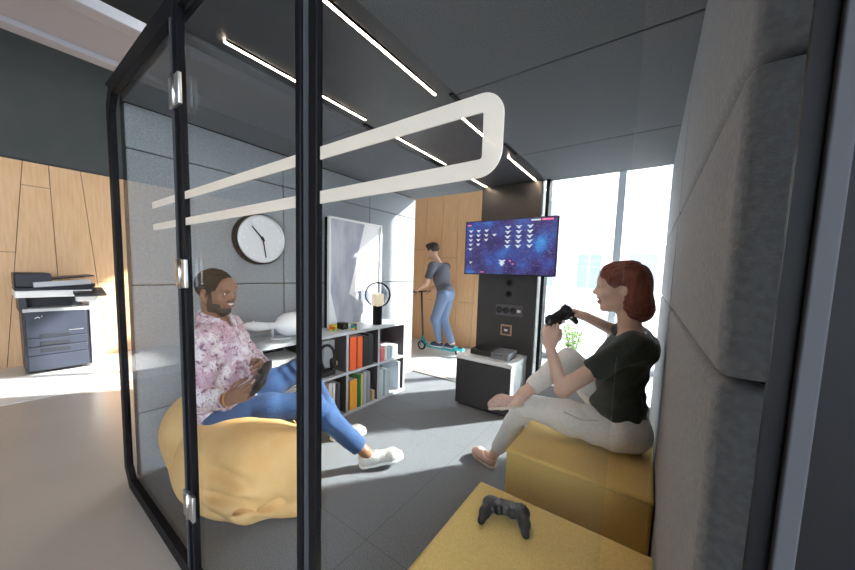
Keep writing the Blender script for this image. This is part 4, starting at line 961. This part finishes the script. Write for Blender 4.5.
MB().tube([V(J['rwr']) + V((.004 * 0, 0, 0)) + V(Matrix.Rotation(t_, 3, V((.80, .50, .25)).normalized()) @ V((0, .45, -.9)).normalized() * .036) for t_ in np.linspace(0, 2 * math.pi, 17)], .004, 6).obj('bracelet', mat('amber_beads', (.7, .35, .06), .4), rt)
pad_at((-1.548, .80, .735), (.6, -.6, -.42), (-.5, -.45, .75), 'black game controller held by the man on the bean bag')

# ---------------- scooter and rider
TEAL = mat('teal_paint', (.02, .38, .45), .35)
t = empty('kick_scooter', (-2.62, 4.2, -.02), label='teal kick scooter ridden past the far opening of the pod', cat='scooter')
MB().box((-2.86, 4.145, .06), (-2.34, 4.255, .085), .008).box((-2.38, 4.17, .08), (-2.20, 4.23, .125), .01).obj('deck', TEAL, t)
MB().tube([(-2.86, 4.2, .075), (-2.93, 4.2, .12), (-2.965, 4.2, .22)], .018, 10).tube([(-2.985, 4.165, .06), (-2.99, 4.165, .15), (-2.972, 4.2, .19)], .009, 8).tube([(-2.985, 4.235, .06), (-2.99, 4.235, .15), (-2.972, 4.2, .19)], .009, 8).obj('front_fork', TEAL, t)
MB().tube([(-2.965, 4.2, .17), (-3.02, 4.2, .94)], .016, 10).obj('stem', PLASTIC2, t)
MB().tube([(-3.02, 3.97, .95), (-3.02, 4.43, .95)], .013, 10).tube([(-3.02, 3.96, .95), (-3.02, 4.07, .95)], .018, 10).tube([(-3.02, 4.33, .95), (-3.02, 4.44, .95)], .018, 10).obj('handlebar', PLASTIC, t)
for x in (-2.985, -2.27):
    wv = MB().lathe([(.05, -.015), (.075, -.014), (.08, 0), (.075, .014), (.05, .015)], (x, 4.2, .06), (0, 1, 0), 28).obj('wheel', PLASTIC, t)
    MB().cyl((x, 4.165, .06), (x, 4.235, .06), .012, n=12).cyl((x, 4.192, .06), (x, 4.208, .06), .05, n=20).obj('hub', STEEL, wv)
rt = empty('person', (-2.6, 4.2, -.02), label='man in grey tee and jeans riding a scooter beyond the far opening', cat='person')
SK2 = mat('light_skin', (.62, .38, .28), .5)
HC = (-2.83, 4.2, 1.60)
J = dict(lsh=(-2.70, 4.02, 1.36), rsh=(-2.68, 4.38, 1.36), lel=(-2.78, 3.98, 1.09), lwr=(-2.965, 4.02, .985), rel=(-2.78, 4.42, 1.09), rwr=(-2.965, 4.38, .985), lhip=(-2.55, 4.12, .93), rhip=(-2.55, 4.28, .93),
         lkn=(-2.70, 4.14, .54), lan=(-2.62, 4.18, .17), rkn=(-2.62, 4.26, .53), ran=(-2.42, 4.22, .17))
S = SDF((-3.15, 3.85, 0), (-2.25, 4.6, 1.76), .0075)
P, Rm, loc = head(S, HC, (-1, 0, -.18), (-.2, 0, 1), True, False)
S.cap((-2.71, 4.2, 1.40), P(-.02, 0, -.06), .058, .052, .03).cap(J['lsh'], J['rsh'], .055, k=.04).ell((-2.64, 4.2, 1.2), (.10, .14, .2), k=.05).ell((-2.57, 4.2, .97), (.10, .13, .12), k=.05)
for s in 'lr':
    S.chain([J[s + 'sh'], J[s + 'el'], J[s + 'wr']], [.05, .04, .028], .02).chain([J[s + 'hip'], J[s + 'kn'], J[s + 'an']], [.078, .052, .036], .02)
    S.cap(J[s + 'an'], np.array(J[s + 'an']) + (-.10, 0, -.045), .034, .026, .02)
hand(S, J['lwr'], (-1, 0, -.35), (0, 0, -1), (0, 1, 0), (45, 60, 40), 1.0); hand(S, J['rwr'], (-1, 0, -.35), (0, 0, -1), (0, -1, 0), (45, 60, 40), 1.0)
sobj('body', S, SK2, rt)
face_extras(rt, P, Rm, HAIR_B, True)
S = SDF(np.array(HC) - .2, np.array(HC) + .2, .006)
S.ell(P(-.02, 0, .05), (.108, .087, .092), Rm, .01).ell(P(.05, 0, .10), (.06, .06, .035), Rm, .03).ell(P(.110, 0, -.03), (.078, .12, .092), Rm, .008, sub=True).ell(P(.06, 0, -.11), (.075, .12, .11), Rm, .01, sub=True).cap(P(-.02, 0, -.22), P(-.03, 0, -.09), .075, .07, .01, sub=True)
sobj('hair', S, mat('dark_brown_hair', (.035, .022, .016), .7), rt)
S = SDF((-2.95, 3.85, .85), (-2.35, 4.6, 1.5), .0085)
S.cap(J['lsh'], J['rsh'], .07, k=.04).ell((-2.64, 4.2, 1.2), (.125, .165, .2), k=.05).ell((-2.57, 4.2, 1.0), (.125, .155, .13), k=.05)
for s in 'lr':
    a, b_ = np.array(J[s + 'sh']), np.array(J[s + 'el']); S.cap(a, a + (b_ - a) * .78, .065, .06, .02).plane(a + (b_ - a) * .7, b_ - a, .11)
S.cap((-2.71, 4.2, 1.42), P(-.0, 0, -.08), .068, .06, .01, sub=True)
sobj('shirt', S, mat('slate_tee', (.09, .095, .12), .85), rt)
S = SDF((-2.85, 4.0, .08), (-2.3, 4.45, 1.08), .0085)
S.ell((-2.56, 4.2, .94), (.13, .16, .12), k=.03)
for s in 'lr': S.chain([J[s + 'hip'], J[s + 'kn'], J[s + 'an']], [.095, .072, .052], .03).plane(np.array(J[s + 'an']) + (0, 0, .0), np.array(J[s + 'an']) - np.array(J[s + 'kn']), .08)
sobj('jeans', S, mat('faded_denim', (.12, .17, .28), .85), rt)
DKS = mat('navy_canvas', (.03, .04, .08), .8)
shoe(rt, J['lan'], (-2.575, 4.18, .086), (-2.80, 4.18, .086), (0, 0, 1), DKS, WHITE_M, .044, name='sneaker', h=.006)
shoe(rt, J['ran'], (-2.375, 4.22, .086), (-2.58, 4.225, .086), (0, 0, 1), DKS, WHITE_M, .044, name='sneaker', h=.006)

# ---------------- plant by the facade
t = empty('potted_plant', (-.72, 4.25, -.02), label='lime green potted plant standing outside the pod window', cat='plant')
MB().lathe([(0, 0), (.10, 0), (.14, .24), (.15, .25), (.135, .25), (.13, .22), (0, .21)], (-.72, 4.25, -.02)).obj('pot', mat('anthracite_pot', (.05, .05, .055), .5), t)
m = MB(); ml = MB(); rng = random.Random(5)
for k in range(16):
    a = rng.uniform(0, 6.28); r0 = rng.uniform(.06, .20); z1 = rng.uniform(.45, .80)
    tip = V((-.72 + r0 * math.cos(a), 4.25 + r0 * math.sin(a), z1)); base = V((-.72, 4.25, .2))
    m.tube([base, base.lerp(tip, .5) + V((0, 0, .05)), tip], .004, 6)
    for j in range(9):
        c_ = base.lerp(tip, .4 + .075 * j) + V((rng.uniform(-.04, .04), rng.uniform(-.04, .04), rng.uniform(-.02, .04))); b1 = rng.uniform(0, 6.28); L_ = rng.uniform(.05, .085); e = V((math.cos(b1), math.sin(b1), rng.uniform(-.3, .5))).normalized(); s_ = e.cross(V((0, 0, 1))).normalized() * L_ * .34; up = V((0, 0, .008))
        q_ = [c_, c_ + e * L_ * .35 + s_ + up, c_ + e * L_ * .75 + s_ * .7 + up, c_ + e * L_, c_ + e * L_ * .75 - s_ * .7 + up, c_ + e * L_ * .35 - s_ + up]
        ml.poly([tuple(v) for v in q_], (0, 0, -.0015))
m.obj('stems', mat('stem_green', (.12, .2, .05), .7), t); o = ml.obj('foliage', mat('lime_leaf', (.32, .52, .10), .5, c2=(.5, .68, .2), nscale=9), t)

# ---------------- printer
t = empty('office_printer', (-5.8, .5, -.02), label='large slate blue office copier with white side beside the wood wall', cat='printer')
SL = mat('slate_blue_plastic', (.030, .036, .056), .4); SL2 = mat('slate_dark', (.02, .022, .03), .4)
FX = -5.52
MB().box((-6.03, .215, .02), (FX - .006, .73, .70), .008).obj('cabinet_body', SL2, t)
for z0, z1 in ((.03, .20), (.206, .30), (.306, .40), (.406, .70)):
    m = MB(); 
    f_ = m.box((FX - .006, .235, z0), (FX + .012, .70, z1), .006).obj('front_door' if z0 > .4 else 'paper_drawer', SL, t)
m = MB()
for z in (.235, .315, .40): m.box((FX + .010, .33, z), (FX + .018, .56, z + .045), .005)
m.obj('drawer_grips', SL2, t)
MB().box((FX + .010, .55, .462), (FX + .016, .67, .474), .002).obj('chrome_strip', STEEL, t)
MB().tube([(FX + .014, .30, .625), (FX + .014, .325, .640), (FX + .014, .34, .628)], .004, 6).sph((FX + .014, .355, .645), .007, n=8).obj('emblem', WHITE, t)
MB().box((-6.03, .73, .02), (FX + .01, .80, .80), .01).obj('white_side_unit', WHITE, t)
MB().box((-6.03, .20, .70), (FX - .22, .70, .86), .004).box((FX - .22, .20, .70), (FX + .0, .255, .86), .004).obj('output_bay', SL2, t)
MB().box((-6.03, .22, .695), (FX + .012, .74, .735), .008).obj('output_tray', mat('pale_grey_plastic', (.5, .51, .54), .4), t)
MB().box((-6.04, .175, .86), (FX + .03, .76, .935), .012).obj('scanner_bed', WHITE, t)
MB().box((-6.04, .18, .935), (FX - .02, .78, .965), .006).obj('scanner_gasket', SL2, t)
MB().box((-6.04, .18, .965), (FX - .03, .45, 1.13), .02).box((-6.04, .44, .965), (FX - .03, .80, 1.01), .01).obj('document_feeder', SL2, t)
MB().box((-6.0, .36, 1.07), (FX - .06, .80, 1.085), .004, rot=Matrix.Rotation(.12, 3, 'X')).obj('feeder_tray', SL2, t)
MB().box((FX - .032, .31, .985), (FX - .018, .76, 1.045), .004, rot=Matrix.Rotation(.08, 3, 'X')).obj('feeder_front_panel', mat('pale_grey_plastic', (.5, .51, .54), .4), t)
MB().box((FX - .12, .60, .895), (FX + .16, .87, .925), .01, rot=Matrix.Rotation(.25, 3, 'Y')).obj('control_panel', SL2, t)
MB().box((FX - .02, .62, .80), (FX + .08, .80, .885), .01).obj('panel_bracket', WHITE, t)
MB().box((-5.95, .80, .44), (FX - .12, 1.06, .455), .004, rot=Matrix.Rotation(.12, 3, 'X'), piv=(-5.8, .80, .44)).obj('bypass_tray', mat('pale_grey_plastic', (.5, .51, .54), .4), t)
# sunlit office floor: sunlight put into a white colour on flat zones
struct(MB().box((-6.12, -3.6, -.019), (-4.55, 4.84, -.014)).box((-4.55, 3.3, -.019), (3.4, 4.84, -.014)).obj('trim_40', mat('sunlit_floor_white', (.72, .72, .73), .3)))
